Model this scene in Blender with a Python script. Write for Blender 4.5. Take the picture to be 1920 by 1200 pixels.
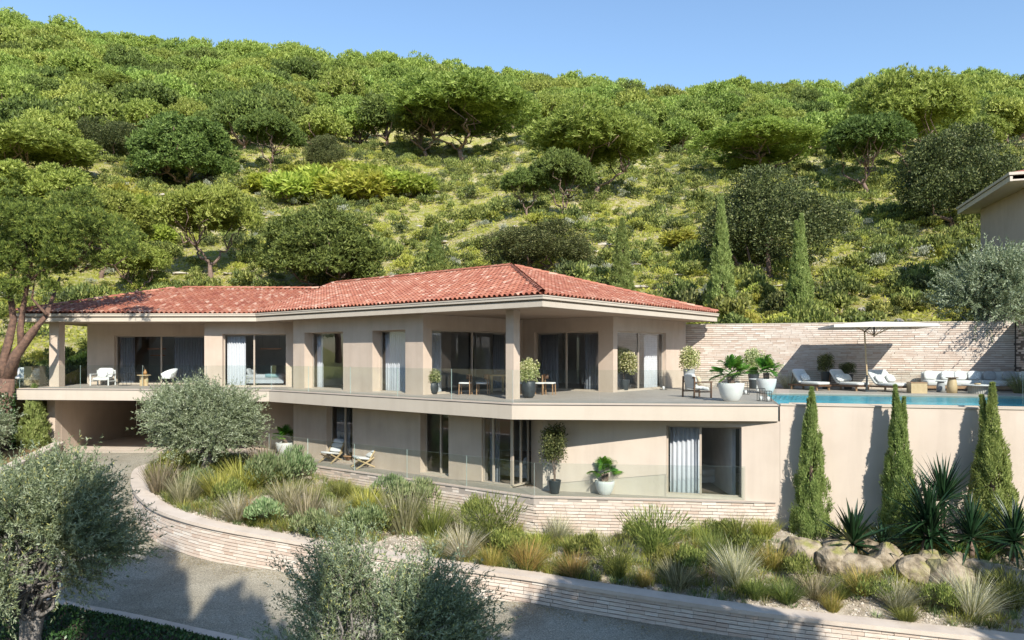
import bpy, math, random
import numpy as np
from mathutils import Vector, Matrix, Quaternion
from mathutils.bvhtree import BVHTree

for o in list(bpy.data.objects): bpy.data.objects.remove(o)
SC = bpy.context.scene
COL = SC.collection
R = math.radians
PI = math.pi

# ------------------------------------------------------------------ camera, sky, sun, exposure
F = 1350.0            # focal length in pixels of the 1920 wide photograph
EYE = 1.609           # eye height above the upper terrace floor (z = 0)
HOR = 664.0
cam = bpy.data.cameras.new('camera'); camo = bpy.data.objects.new('camera', cam)
COL.objects.link(camo); SC.camera = camo
camo.location = (0, 0, EYE); camo.rotation_euler = (R(90), 0, 0)
cam.sensor_width = 36; cam.lens = F / 1920 * 36; cam.shift_y = (HOR - 600) / 1920
cam.clip_start = .1; cam.clip_end = 3000
w = bpy.data.worlds.new('World'); SC.world = w; w.use_nodes = True
nt = w.node_tree; sky = nt.nodes.new('ShaderNodeTexSky'); sky.sky_type = 'NISHITA'
sky.sun_disc = False; sky.sun_elevation = R(35.7); sky.sun_rotation = math.atan2(.35, -1)
sky.altitude = 100; sky.air_density = 1.25; sky.dust_density = .25; sky.ozone_density = 3.8
nt.links.new(sky.outputs[0], nt.nodes['Background'].inputs[0]); nt.nodes['Background'].inputs[1].default_value = .138
SUN = Vector((-.35, 1, -.76)).normalized()
sl = bpy.data.lights.new('sun', 'SUN'); sl.energy = 5.0; sl.angle = R(.5); sl.color = (1, .945, .85)
so = bpy.data.objects.new('sun', sl); COL.objects.link(so); so.rotation_mode = 'QUATERNION'
so.rotation_quaternion = SUN.to_track_quat('-Z', 'Y'); so.location = (30, -50, 60)
SC.view_settings.view_transform = 'Standard'; SC.view_settings.look = 'None'
SC.view_settings.exposure = .65; SC.view_settings.gamma = 1; SC.view_settings.use_curve_mapping = False
SC.render.engine = 'CYCLES'
SC.cycles.transparent_max_bounces = 24; SC.cycles.max_bounces = 8

# ------------------------------------------------------------------ helpers
def gx(px, Y): return (px - 960) / F * Y
def gz(py, Y): return EYE + (HOR - py) / F * Y
def onz(px, py, z):
    Y = (EYE - z) * F / (py - HOR); return Vector((gx(px, Y), Y, z))
def V2(p): return Vector((p[0], p[1]))

MATS = {}; ALB = .77   # one albedo level for all plain surfaces
def newmat(name):
    m = bpy.data.materials.new(name); m.use_nodes = True; MATS[name] = m
    return m, m.node_tree, m.node_tree.nodes['Principled BSDF']
def N(nt, typ, **kw):
    n = nt.nodes.new(typ)
    for k, v in kw.items():
        if k.startswith('i_'):
            key = k[2:]; key = int(key) if key.isdigit() else key.replace('_', ' ')
            n.inputs[key].default_value = v
        else: setattr(n, k, v)
    return n
def ramp(nt, stops, fac=None, interp='LINEAR'):
    r = nt.nodes.new('ShaderNodeValToRGB'); r.color_ramp.interpolation = interp
    el = r.color_ramp.elements
    while len(el) < len(stops): el.new(.5)
    for e, (p, c) in zip(el, stops): e.position = p; e.color = (*c[:3], 1)
    if fac is not None: nt.links.new(fac, r.inputs[0])
    return r
def coords(nt, scale=1):
    t = nt.nodes.new('ShaderNodeTexCoord')
    if scale == 1: return t.outputs['Object']
    m = nt.nodes.new('ShaderNodeMapping'); nt.links.new(t.outputs['Object'], m.inputs[0])
    m.inputs['Scale'].default_value = scale if hasattr(scale, '__len__') else (scale,) * 3
    return m.outputs[0]
def mat(name, c1, c2=None, rough=.6, scale=3, bump=0, bscale=60, metal=0, detail=5, spec=None, streak=.0):
    """noise-mottled surface: colour wanders between c1 and c2; fine bump"""
    m, nt, b = newmat(name)
    if c2 is None: c2 = tuple(x * .85 for x in c1)
    c1 = tuple(x * ALB for x in c1); c2 = tuple(x * ALB for x in c2)
    n = N(nt, 'ShaderNodeTexNoise', i_Scale=scale, i_Detail=detail); nt.links.new(coords(nt), n.inputs['Vector'])
    r = ramp(nt, [(.3, c2), (.7, c1)], n.outputs[0]); nt.links.new(r.outputs[0], b.inputs['Base Color'])
    if streak:   # faint rain streaks and weathering patches
        g = nt.nodes.new('ShaderNodeNewGeometry'); out = r.outputs[0]
        for sc_, lo, hi in (((1.6, 1.6, .16), .46, .74), ((.35, .35, .35), .40, .70)):
            mp = nt.nodes.new('ShaderNodeMapping'); mp.inputs['Scale'].default_value = sc_; nt.links.new(g.outputs['Position'], mp.inputs[0])
            ns = N(nt, 'ShaderNodeTexNoise', i_Scale=1.5, i_Detail=7, i_Roughness=.6); nt.links.new(mp.outputs[0], ns.inputs['Vector'])
            rs_ = ramp(nt, [(lo, (1, 1, 1)), (hi, (1 - streak, 1 - streak * 1.08, 1 - streak * 1.15))], ns.outputs[0])
            mm = N(nt, 'ShaderNodeMix', data_type='RGBA', blend_type='MULTIPLY'); mm.inputs[0].default_value = 1; nt.links.new(out, mm.inputs[6]); nt.links.new(rs_.outputs[0], mm.inputs[7]); out = mm.outputs[2]
        nt.links.new(out, b.inputs['Base Color'])
    b.inputs['Roughness'].default_value = rough; b.inputs['Metallic'].default_value = metal
    if spec is not None: b.inputs['Specular IOR Level'].default_value = spec
    if bump:
        n2 = N(nt, 'ShaderNodeTexNoise', i_Scale=bscale, i_Detail=4); nt.links.new(coords(nt), n2.inputs['Vector'])
        bp = N(nt, 'ShaderNodeBump', i_Strength=bump, i_Distance=.02); nt.links.new(n2.outputs[0], bp.inputs['Height'])
        nt.links.new(bp.outputs[0], b.inputs['Normal'])
    return m
def rnd_value(nt):
    """per piece random value: object random plus the face attribute 'rnd' of joined pieces"""
    oi = nt.nodes.new('ShaderNodeObjectInfo'); at = N(nt, 'ShaderNodeAttribute', attribute_name='rnd')
    a = N(nt, 'ShaderNodeMath', operation='ADD'); nt.links.new(oi.outputs['Random'], a.inputs[0]); nt.links.new(at.outputs['Fac'], a.inputs[1])
    f = N(nt, 'ShaderNodeMath', operation='FRACT'); nt.links.new(a.outputs[0], f.inputs[0]); return f.outputs[0]
def piecemat(name, stops, rough=.8, nscale=14, nmix=.35, dark=(.3, .25, .2), bump=.4, bscale=70, stretch=(1, 1, 1)):
    m, nt, b = newmat(name)
    r = ramp(nt, [(p_, tuple(x * .82 for x in c_)) for p_, c_ in stops], rnd_value(nt))
    n = N(nt, 'ShaderNodeTexNoise', i_Scale=nscale, i_Detail=6)
    g = nt.nodes.new('ShaderNodeNewGeometry'); mp = nt.nodes.new('ShaderNodeMapping'); mp.inputs['Scale'].default_value = stretch
    nt.links.new(g.outputs['Position'], mp.inputs[0]); nt.links.new(mp.outputs[0], n.inputs['Vector'])
    k = ramp(nt, [(.42, (0, 0, 0)), (.72, (nmix,) * 3)], n.outputs[0])
    mx = N(nt, 'ShaderNodeMix', data_type='RGBA'); nt.links.new(k.outputs[0], mx.inputs[0]); nt.links.new(r.outputs[0], mx.inputs[6]); mx.inputs[7].default_value = (*dark, 1)
    nt.links.new(mx.outputs[2], b.inputs['Base Color']); b.inputs['Roughness'].default_value = rough
    n2 = N(nt, 'ShaderNodeTexNoise', i_Scale=bscale, i_Detail=4); nt.links.new(g.outputs['Position'], n2.inputs['Vector'])
    bp = N(nt, 'ShaderNodeBump', i_Strength=bump, i_Distance=.01); nt.links.new(n2.outputs[0], bp.inputs['Height']); nt.links.new(bp.outputs[0], b.inputs['Normal'])
    return m
def leafmat(name, stops, trans=.35, rough=.55, spec=.25, vary=.12):
    m, nt, b = newmat(name)
    at = N(nt, 'ShaderNodeAttribute', attribute_name='rnd'); r = ramp(nt, stops, at.outputs['Fac'])
    oi = nt.nodes.new('ShaderNodeObjectInfo')
    hs = nt.nodes.new('ShaderNodeHueSaturation')
    mr = N(nt, 'ShaderNodeMapRange'); mr.inputs['To Min'].default_value = .5 - vary * .22; mr.inputs['To Max'].default_value = .5 + vary * .18
    nt.links.new(oi.outputs['Random'], mr.inputs[0]); nt.links.new(mr.outputs[0], hs.inputs['Hue'])
    ml = N(nt, 'ShaderNodeMath', operation='MULTIPLY_ADD'); ml.inputs[1].default_value = vary * 3.2; ml.inputs[2].default_value = 1 - vary * 1.6
    f2 = N(nt, 'ShaderNodeMath', operation='MULTIPLY'); f2.inputs[1].default_value = 7.31; nt.links.new(oi.outputs['Random'], f2.inputs[0])
    f3 = N(nt, 'ShaderNodeMath', operation='FRACT'); nt.links.new(f2.outputs[0], f3.inputs[0])
    nt.links.new(f3.outputs[0], ml.inputs[0]); nt.links.new(ml.outputs[0], hs.inputs['Value'])
    nt.links.new(r.outputs[0], hs.inputs['Color'])
    nt.links.new(hs.outputs[0], b.inputs['Base Color']); b.inputs['Roughness'].default_value = rough; b.inputs['Specular IOR Level'].default_value = spec
    tr = nt.nodes.new('ShaderNodeBsdfTranslucent'); nt.links.new(hs.outputs[0], tr.inputs[0])
    mx = nt.nodes.new('ShaderNodeMixShader'); mx.inputs[0].default_value = trans
    nt.links.new(b.outputs[0], mx.inputs[1]); nt.links.new(tr.outputs[0], mx.inputs[2])
    nt.links.new(mx.outputs[0], nt.nodes['Material Output'].inputs[0])
    return m
def glassmat(name, tint, base=.06, power=1.0, rough=0.0, bump=0):
    m, nt, b = newmat(name); nt.nodes.remove(b)
    t = nt.nodes.new('ShaderNodeBsdfTransparent'); t.inputs[0].default_value = (*tint, 1)
    g = nt.nodes.new('ShaderNodeBsdfGlossy'); g.inputs['Roughness'].default_value = rough; g.inputs[0].default_value = (.95, .97, 1, 1)
    lw = N(nt, 'ShaderNodeLayerWeight', i_Blend=.5); fr = N(nt, 'ShaderNodeMath', operation='POWER'); fr.inputs[1].default_value = 4.2; nt.links.new(lw.outputs['Facing'], fr.inputs[0])
    ma = N(nt, 'ShaderNodeMath', operation='MULTIPLY_ADD', use_clamp=True); ma.inputs[1].default_value = power; ma.inputs[2].default_value = base
    nt.links.new(fr.outputs[0], ma.inputs[0])
    mx = nt.nodes.new('ShaderNodeMixShader'); nt.links.new(ma.outputs[0], mx.inputs[0]); nt.links.new(t.outputs[0], mx.inputs[1]); nt.links.new(g.outputs[0], mx.inputs[2])
    nt.links.new(mx.outputs[0], nt.nodes['Material Output'].inputs[0])
    if bump:
        n = N(nt, 'ShaderNodeTexNoise', i_Scale=2.2, i_Detail=3); nt.links.new(coords(nt), n.inputs['Vector'])
        bp = N(nt, 'ShaderNodeBump', i_Strength=bump, i_Distance=.05); nt.links.new(n.outputs[0], bp.inputs['Height'])
        nt.links.new(bp.outputs[0], g.inputs['Normal'])
    return m

class MB:
    """collects geometry (world or local metres) that becomes ONE mesh object"""
    def __init__(s): s.v = []; s.f = []; s.m = []; s.X = None
    def add(s, vs, fs, m=0):
        b = len(s.v)
        if s.X is not None: vs = [s.X @ Vector(v) for v in vs]
        s.v += [tuple(v) for v in vs]; s.f += [tuple(b + i for i in f) for f in fs]; s.m += [m] * len(fs); return s
    def box(s, lo, hi, m=0):
        x0, y0, z0 = lo; x1, y1, z1 = hi
        return s.add([(x0, y0, z0), (x1, y0, z0), (x1, y1, z0), (x0, y1, z0), (x0, y0, z1), (x1, y0, z1), (x1, y1, z1), (x0, y1, z1)],
                     [(0, 3, 2, 1), (4, 5, 6, 7), (0, 1, 5, 4), (1, 2, 6, 5), (2, 3, 7, 6), (3, 0, 4, 7)], m)
    def bar(s, a, b, w, h=None, up=(0, 0, 1), m=0):
        a = Vector(a); b = Vector(b); h = h or w; d = (b - a).normalized(); up = Vector(up)
        if abs(d.dot(up)) > .98: up = Vector((0, 1, 0))
        sd = d.cross(up).normalized(); u = sd.cross(d).normalized()
        vs = [p + sd * i * w / 2 + u * j * h / 2 for p in (a, b) for i, j in ((-1, -1), (1, -1), (1, 1), (-1, 1))]
        return s.add(vs, [(0, 1, 2, 3), (7, 6, 5, 4), (0, 4, 5, 1), (1, 5, 6, 2), (2, 6, 7, 3), (3, 7, 4, 0)], m)
    def prism(s, poly, z0, z1, m=0):
        n = len(poly); a = sum(poly[i][0] * poly[(i + 1) % n][1] - poly[(i + 1) % n][0] * poly[i][1] for i in range(n))
        if a < 0: poly = poly[::-1]
        vs = [(p[0], p[1], z0) for p in poly] + [(p[0], p[1], z1) for p in poly]
        return s.add(vs, [tuple(range(n))[::-1], tuple(range(n, 2 * n))] + [(i, (i + 1) % n, n + (i + 1) % n, n + i) for i in range(n)], m)
    def tube(s, pts, rad, n=8, m=0, cap=True):
        pts = [Vector(p) for p in pts]
        if not hasattr(rad, '__len__'): rad = [rad] * len(pts)
        ref = Vector((.13, .31, .94)).normalized(); vs = []; fs = []
        for i, p in enumerate(pts):
            d = (pts[min(i + 1, len(pts) - 1)] - pts[max(i - 1, 0)]).normalized()
            if abs(d.dot(ref)) > .95: r2 = Vector((1, 0, 0))
            else: r2 = ref
            a = d.cross(r2).normalized(); b = d.cross(a)
            vs += [p + (a * math.cos(2 * PI * k / n) + b * math.sin(2 * PI * k / n)) * rad[i] for k in range(n)]
        for i in range(len(pts) - 1):
            fs += [(i * n + k, i * n + (k + 1) % n, (i + 1) * n + (k + 1) % n, (i + 1) * n + k) for k in range(n)]
        if cap: fs += [tuple(range(n))[::-1], tuple(range((len(pts) - 1) * n, len(pts) * n))]
        return s.add(vs, fs, m)
    def lathe(s, prof, n=20, c=(0, 0, 0), m=0):
        vs = [(c[0] + r * math.cos(2 * PI * k / n), c[1] + r * math.sin(2 * PI * k / n), c[2] + z) for r, z in prof for k in range(n)]
        fs = [(i * n + k, i * n + (k + 1) % n, (i + 1) * n + (k + 1) % n, (i + 1) * n + k) for i in range(len(prof) - 1) for k in range(n)]
        if prof[0][0] > 1e-4: fs.append(tuple(range(n))[::-1])
        if prof[-1][0] > 1e-4: fs.append(tuple(range((len(prof) - 1) * n, len(prof) * n)))
        return s.add(vs, fs, m)
    def cushion(s, c, sz, e=.45, nu=16, nv=10, rot=None, m=0):
        vs = []; f = lambda x: math.copysign(abs(x) ** e, x)
        for j in range(nv + 1):
            ph = -PI / 2 + PI * j / nv
            for i in range(nu):
                th = 2 * PI * i / nu
                p = Vector((f(math.cos(ph)) * f(math.cos(th)) * sz[0] / 2, f(math.cos(ph)) * f(math.sin(th)) * sz[1] / 2, f(math.sin(ph)) * sz[2] / 2))
                if rot is not None: p = rot @ p
                vs.append(p + Vector(c))
        fs = [(j * nu + i, j * nu + (i + 1) % nu, (j + 1) * nu + (i + 1) % nu, (j + 1) * nu + i) for j in range(nv) for i in range(nu)]
        return s.add(vs, fs, m)
    def band(s, pts, d0, d1, z0, z1, m=0, closed=False):
        """rectangular section swept along a plan polyline; d = offset to the outer (right hand) side"""
        P = [V2(p) for p in pts]; n = len(P)
        z0 = z0 if hasattr(z0, '__len__') else [z0] * n; z1 = z1 if hasattr(z1, '__len__') else [z1] * n
        vs = []
        for i in range(n):
            a = (P[i] - P[i - 1]).normalized() if (i > 0 or closed) else None
            b = (P[(i + 1) % n] - P[i]).normalized() if (i < n - 1 or closed) else None
            a = a or b; b = b or a
            na = Vector((a.y, -a.x)); nb = Vector((b.y, -b.x)); mt = (na + nb).normalized(); mt /= max(.4, mt.dot(na))
            for d, z in ((d0, z0[i]), (d1, z0[i]), (d1, z1[i]), (d0, z1[i])):
                q = P[i] + mt * d; vs.append((q.x, q.y, z))
        fs = []
        for i in range(n if closed else n - 1):
            j = (i + 1) % n
            fs += [(i * 4 + k, j * 4 + k, j * 4 + (k + 1) % 4, i * 4 + (k + 1) % 4) for k in range(4)]
        if not closed: fs += [(0, 1, 2, 3), (4 * n - 1, 4 * n - 2, 4 * n - 3, 4 * n - 4)]
        return s.add(vs, fs, m)
    def mesh(s, name, mats, smooth=False):
        me = bpy.data.meshes.new(name); me.from_pydata(s.v, [], s.f)
        for m in (mats if isinstance(mats, (list, tuple)) else [mats]): me.materials.append(m)
        if any(s.m): me.polygons.foreach_set('material_index', s.m)
        if smooth: me.polygons.foreach_set('use_smooth', [True] * len(me.polygons))
        me.update(); return me
    def build(s, name, mats, parent=None, smooth=False, world=True):
        if parent is not None and world:
            o = parent; off = Vector((0, 0, 0))
            while o is not None: off += o.location; o = o.parent
            s.v = [(v[0] - off.x, v[1] - off.y, v[2] - off.z) for v in s.v]
        return link(name, s.mesh(name, mats, smooth), parent)

def link(name, me, parent=None, loc=None):
    o = bpy.data.objects.new(name, me); COL.objects.link(o)
    if parent is not None: o.parent = parent
    if loc is not None: o.location = loc
    return o
def tag(o, label, cat, group=None):
    o['label'] = label; o['category'] = cat
    if group: o['group'] = group
    return o
def thing(name, label, cat, loc=(0, 0, 0), rz=0, group=None, parent=None):
    o = bpy.data.objects.new(name, None); COL.objects.link(o); o.location = loc; o.rotation_euler = (0, 0, rz)
    o.empty_display_size = .3
    return tag(o, label, cat, group)
def part(name, parent, loc=(0, 0, 0), rz=0):
    o = bpy.data.objects.new(name, None); COL.objects.link(o); o.parent = parent; o.location = loc; o.rotation_euler = (0, 0, rz); o.empty_display_size = .1
    return o
def structure(o): o['kind'] = 'structure'; return o
def stuff(o): o['kind'] = 'stuff'; return o
def dup(root, loc=None, rz=None, scale=None, label=None, group=None, parent=None):
    r = root.copy(); COL.objects.link(r)
    if parent is not None: r.parent = parent
    if loc is not None: r.location = loc
    if rz is not None: r.rotation_euler = (0, 0, rz)
    if scale is not None: r.scale = scale if hasattr(scale, '__len__') else (scale,) * 3
    if label: r['label'] = label
    if group: r['group'] = group
    for c in root.children:
        k = c.copy(); COL.objects.link(k); k.parent = r
        for g in c.children:
            q = g.copy(); COL.objects.link(q); q.parent = k
    return r

def npmesh(name, verts, quads, mats, rnd=None, smooth=False):
    """fast mesh from numpy arrays (n,3) and (m,k)"""
    me = bpy.data.meshes.new(name); k = quads.shape[1]
    me.vertices.add(len(verts)); me.vertices.foreach_set('co', np.ascontiguousarray(verts, np.float32).ravel())
    me.loops.add(quads.size); me.loops.foreach_set('vertex_index', np.ascontiguousarray(quads, np.int32).ravel())
    me.polygons.add(len(quads)); me.polygons.foreach_set('loop_start', np.arange(0, quads.size, k, dtype=np.int32))
    me.polygons.foreach_set('loop_total', np.full(len(quads), k, np.int32))
    for m in (mats if isinstance(mats, (list, tuple)) else [mats]): me.materials.append(m)
    if rnd is not None:
        a = me.attributes.new('rnd', 'FLOAT', 'FACE'); a.data.foreach_set('value', np.ascontiguousarray(rnd, np.float32))
    me.polygons.foreach_set('use_smooth', np.full(len(quads), smooth))
    me.update(calc_edges=True); return me
def unit(a): return a / np.maximum(np.linalg.norm(a, axis=-1, keepdims=True), 1e-9)
def leaves(P, D, L, W, rng, rnd=None, O=None, on=.5):
    """diamond leaves at P pointing along D -> verts, quads, rnd"""
    n = len(P); D = unit(D); S = unit(np.cross(D, rng.normal(size=(n, 3))))
    if O is not None: S = unit(np.cross(unit(O), D) + S * on)   # leaves spread their faces outward, to the light
    L = np.broadcast_to(np.asarray(L, float), (n,))[:, None]; W = np.broadcast_to(np.asarray(W, float), (n,))[:, None]
    V = np.empty((n, 4, 3)); V[:, 0] = P; V[:, 1] = P + D * L * .45 + S * W / 2; V[:, 2] = P + D * L; V[:, 3] = P + D * L * .45 - S * W / 2
    Q = np.arange(n * 4).reshape(n, 4)
    return V.reshape(-1, 3), Q, (rng.random(n) if rnd is None else rnd)
def join(parts):
    vs = []; qs = []; rs = []; b = 0
    for v, q, r in parts: vs.append(v); qs.append(q + b); rs.append(r); b += len(v)
    return np.concatenate(vs), np.concatenate(qs), np.concatenate(rs)
def blades(n, L, W, spread, lean, droop, rng, seg=3, base=None, curl=.0, azim=None, Lv=.35):
    """grass blades: n curved tapering strips"""
    az = rng.random(n) * 2 * PI if azim is None else azim
    r = spread * np.sqrt(rng.random(n)); ln = L * (1 - Lv * rng.random(n)); le = lean * (rng.random(n) ** .7) + .03
    B = np.stack([r * np.cos(az), r * np.sin(az), np.zeros(n)], 1) if base is None else base
    az2 = az + rng.normal(size=n) * .35
    H = np.stack([np.cos(az2), np.sin(az2), np.zeros(n)], 1); S = np.stack([-np.sin(az2), np.cos(az2), np.zeros(n)], 1)
    sp = rng.normal(size=(n, 1)) * .6; S = unit(S + H * sp)
    V = np.empty((n, (seg + 1) * 2, 3)); p = B.copy(); ang = le.copy()
    for i in range(seg + 1):
        wd = W * (1 - (i / seg) ** 1.5 * .92)
        V[:, 2 * i] = p - S * wd / 2; V[:, 2 * i + 1] = p + S * wd / 2
        p = p + (np.sin(ang)[:, None] * H + np.cos(ang)[:, None] * np.array([0, 0, 1.])) * (ln / seg)[:, None]
        ang = ang + droop * (.6 + .8 * rng.random(n)) / seg
    q = np.array([[2 * i, 2 * i + 1, 2 * i + 3, 2 * i + 2] for i in range(seg)])
    Q = (np.arange(n)[:, None, None] * (seg + 1) * 2 + q[None]).reshape(-1, 4)
    return V.reshape(-1, 3), Q, np.repeat(rng.random(n), seg)
def sph(n, rng): return unit(rng.normal(size=(n, 3)))
CUBE = np.array([(-.5, -.5, -.5), (.5, -.5, -.5), (.5, .5, -.5), (-.5, .5, -.5), (-.5, -.5, .5), (.5, -.5, .5), (.5, .5, .5), (-.5, .5, .5)])
CUBEQ = np.array([(0, 3, 2, 1), (4, 5, 6, 7), (0, 1, 5, 4), (1, 2, 6, 5), (2, 3, 7, 6), (3, 0, 4, 7)])
def scatter_pieces(name, proto_v, proto_q, mats, xf, parent, restname, limit=300, seed=1, smooth=False):
    """alike pieces: the `limit` that show largest are objects sharing one mesh, the rest are one joined part"""
    rng = np.random.default_rng(seed)
    off = Vector((0, 0, 0)); o = parent
    while o is not None: off += o.location; o = o.parent
    xf = sorted(xf, key=lambda m: -(m.to_scale()[0]) / max(1., (m.translation - Vector((0, 0, EYE))).length))
    me = npmesh(name, np.asarray(proto_v, float), proto_q, mats, smooth=smooth)
    T = Matrix.Translation(-off)
    for m in xf[:limit]:
        k = link(name, me, parent); k.matrix_local = T @ m
    rest = xf[limit:]
    if rest:
        A = np.array([[list(r) for r in (T @ m)] for m in rest]); pv = np.concatenate([np.asarray(proto_v, float), np.ones((len(proto_v), 1))], 1)
        V = np.einsum('nij,vj->nvi', A, pv)[:, :, :3].reshape(-1, 3)
        Q = (np.arange(len(rest))[:, None, None] * len(proto_v) + np.asarray(proto_q)[None]).reshape(-1, proto_q.shape[1])
        stuff(link(restname, npmesh(restname, V, Q, mats, np.repeat(rng.random(len(rest)), len(proto_q)), smooth), parent))
def smooth_path(pts, n=8):
    P = [np.array(p, float) for p in pts]; P = [2 * P[0] - P[1]] + P + [2 * P[-1] - P[-2]]; out = []
    for i in range(1, len(P) - 2):
        for k in range(n):
            t = k / n; a, b, c, d = P[i - 1:i + 3]
            out.append(.5 * ((2 * b) + (-a + c) * t + (2 * a - 5 * b + 4 * c - d) * t * t + (-a + 3 * b - 3 * c + d) * t ** 3))
    out.append(P[-2]); return np.array(out)
def brick_run(path, ztop, zbot, parent, mats, course=.075, ln=.40, seed=3, limit=300, depth=.09, off=.0, pitchy=True):
    """courses of long thin bricks laid along a path (plan points), proud of the wall core by a few mm"""
    rg = random.Random(seed); P = [V2(p) for p in path]; S = [0]
    for a, b in zip(P, P[1:]): S.append(S[-1] + (b - a).length)
    tot = S[-1]; zt = np.array([ztop(s) for s in S]); zb = np.array([zbot(s) for s in S]); xf = []
    def at(s):
        x = float(np.interp(s, S, [p.x for p in P])); y = float(np.interp(s, S, [p.y for p in P])); return Vector((x, y))
    k = 0
    while True:
        depth_k = course * (k + .5) + .004
        if depth_k > (zt - zb).max(): break
        s = -rg.random() * ln
        while s < tot:
            l = ln * rg.uniform(.55, 1.2); a = max(s, 0); b = min(s + l, tot)
            if b - a > .05:
                pa = at(a); pb = at(b); mid = (a + b) / 2; top = float(np.interp(mid, S, zt)); bot = float(np.interp(mid, S, zb))
                zc = top - depth_k
                if zc > bot - course * .5:
                    d = (pb - pa); L = d.length; d.normalize(); nrm = Vector((d.y, -d.x)); pr = off + rg.uniform(-.012, .014)
                    pm = at(mid) * .0 + (pa + pb) / 2 + nrm * (pr - depth / 2)
                    pit = math.atan2(float(np.interp(b, S, zt) - np.interp(a, S, zt)), L) if pitchy else 0
                    M = Matrix.Translation((pm.x, pm.y, zc)) @ Matrix.Rotation(math.atan2(d.y, d.x), 4, 'Z') @ Matrix.Rotation(-pit, 4, 'Y') @ Matrix.Rotation(rg.gauss(0, .004), 4, 'Z')
                    M = M @ Matrix.Diagonal((L - .007, depth, course - .016 - rg.random() * .006, 1)); xf.append(M)
            s += l
        k += 1
    scatter_pieces('brick', CUBE, CUBEQ, mats, xf, parent, 'brickwork', limit, seed)

# ------------------------------------------------------------------ materials
render_m = mat('stucco', (.66, .54, .435), (.61, .495, .395), .9, 1.6, .5, 130, streak=.10)
render_d = mat('stucco_fine', (.72, .615, .51), (.68, .575, .475), .85, 1.0, .25, 160, streak=.09)
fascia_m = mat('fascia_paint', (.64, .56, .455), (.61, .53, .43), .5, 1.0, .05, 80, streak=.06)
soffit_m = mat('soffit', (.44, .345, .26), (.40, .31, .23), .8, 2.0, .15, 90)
floor_m = mat('terrace_stone', (.50, .435, .375), (.44, .385, .33), .65, 2.2, .15, 120, streak=.10)
dark_m = mat('dark_recess', (.05, .045, .04), None, .8)
frame_m = mat('window_frame_metal', (.55, .46, .37), (.50, .42, .34), .45, 2)
conc_m = mat('pale_concrete', (.74, .635, .53), (.68, .58, .48), .8, 1.2, .3, 90, streak=.14)
mortar_m = mat('mortar', (.20, .16, .13), (.14, .11, .09), .95, 6, .6, 80)
brick_m = piecemat('long_brick', [(0, (.70, .62, .53)), (.3, (.62, .52, .43)), (.5, (.76, .69, .60)), (.72, (.57, .45, .36)), (.85, (.70, .61, .52)), (1, (.78, .72, .63))], .85, 7, .55, (.42, .29, .22), .6, 60, (.5, .5, 3))
tile_m = piecemat('terracotta', [(0, (.37, .12, .068)), (.25, (.45, .175, .10)), (.45, (.29, .085, .048)), (.62, (.51, .235, .15)), (.82, (.38, .13, .078)), (.93, (.56, .32, .22)), (1, (.64, .42, .31))], .75, 9, .4, (.30, .09, .06), .4, 50)
inner_m = mat('room_wall', (.86, .82, .76), None, .9)
inner_floor_m = mat('room_floor', (.36, .27, .19), (.28, .2, .14), .5, 3)
curtain_m = mat('curtain_linen', (.82, .80, .78), (.76, .74, .72), .9, 8)
curtain_d = mat('curtain_grey', (.34, .34, .36), (.28, .28, .30), .9, 8)
glass_w = glassmat('window_glass', (.90, .92, .94), .045, .9)
glass_r = glassmat('rail_glass', (.93, .962, .952), .03, .8)
black_m = mat('black_metal', (.03, .032, .035), None, .5)
anth_m = mat('anthracite_ceramic', (.045, .055, .06), (.03, .035, .04), .45, 6, .3, 40)
white_pot = mat('white_ceramic', (.80, .79, .77), (.74, .73, .71), .6, 5, .1, 60)
white_paint = mat('white_wood', (.80, .80, .79), (.74, .74, .73), .5)
fabric_w = mat('white_fabric', (.78, .77, .75), (.72, .71, .69), .95, 9, .25, 120)
fabric_g = mat('grey_fabric', (.42, .43, .44), (.36, .37, .38), .95, 9, .25, 120)
teal_m = mat('teal_blanket', (.40, .58, .58), (.34, .52, .52), .95, 9)
wood_d = mat('dark_wood', (.17, .085, .045), (.11, .055, .03), .5, 9)
wood_m = mat('teak', (.42, .25, .13), (.33, .18, .09), .55, 9)
wood_l = mat('light_wood', (.62, .47, .27), (.52, .38, .21), .55, 9)
copper_m = mat('copper', (.75, .30, .13), None, .3, metal=.7)
bark_pine = mat('pine_bark', (.30, .20, .155), (.15, .10, .075), .95, 7, 1, 14)
bark_olive = mat('olive_bark', (.30, .275, .25), (.13, .115, .10), .95, 9, 1, 18)
gravel_m = piecemat('gravel', [(0, (.50, .43, .34)), (.5, (.68, .61, .52)), (.8, (.40, .33, .25)), (1, (.28, .22, .16))], .9, 9, .2)
rock_m, _nt, _b = newmat('boulder_stone')
_n = N(_nt, 'ShaderNodeTexNoise', i_Scale=2.2, i_Detail=9); _nt.links.new(coords(_nt), _n.inputs['Vector'])
_r = ramp(_nt, [(.28, (.09, .07, .045)), (.48, (.25, .20, .135)), (.75, (.38, .32, .235))], _n.outputs[0])
_n2 = N(_nt, 'ShaderNodeTexNoise', i_Scale=1.7, i_Detail=4); _g = _nt.nodes.new('ShaderNodeNewGeometry'); _nt.links.new(_g.outputs['Position'], _n2.inputs['Vector'])
_r2 = ramp(_nt, [(.5, (0, 0, 0)), (.62, (.75,) * 3)], _n2.outputs[0])
_sx = _nt.nodes.new('ShaderNodeSeparateXYZ'); _nt.links.new(_g.outputs['Normal'], _sx.inputs[0])
_mm = N(_nt, 'ShaderNodeMath', operation='MULTIPLY', use_clamp=True); _nt.links.new(_sx.outputs[2], _mm.inputs[0]); _nt.links.new(_r2.outputs[0], _mm.inputs[1])
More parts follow.
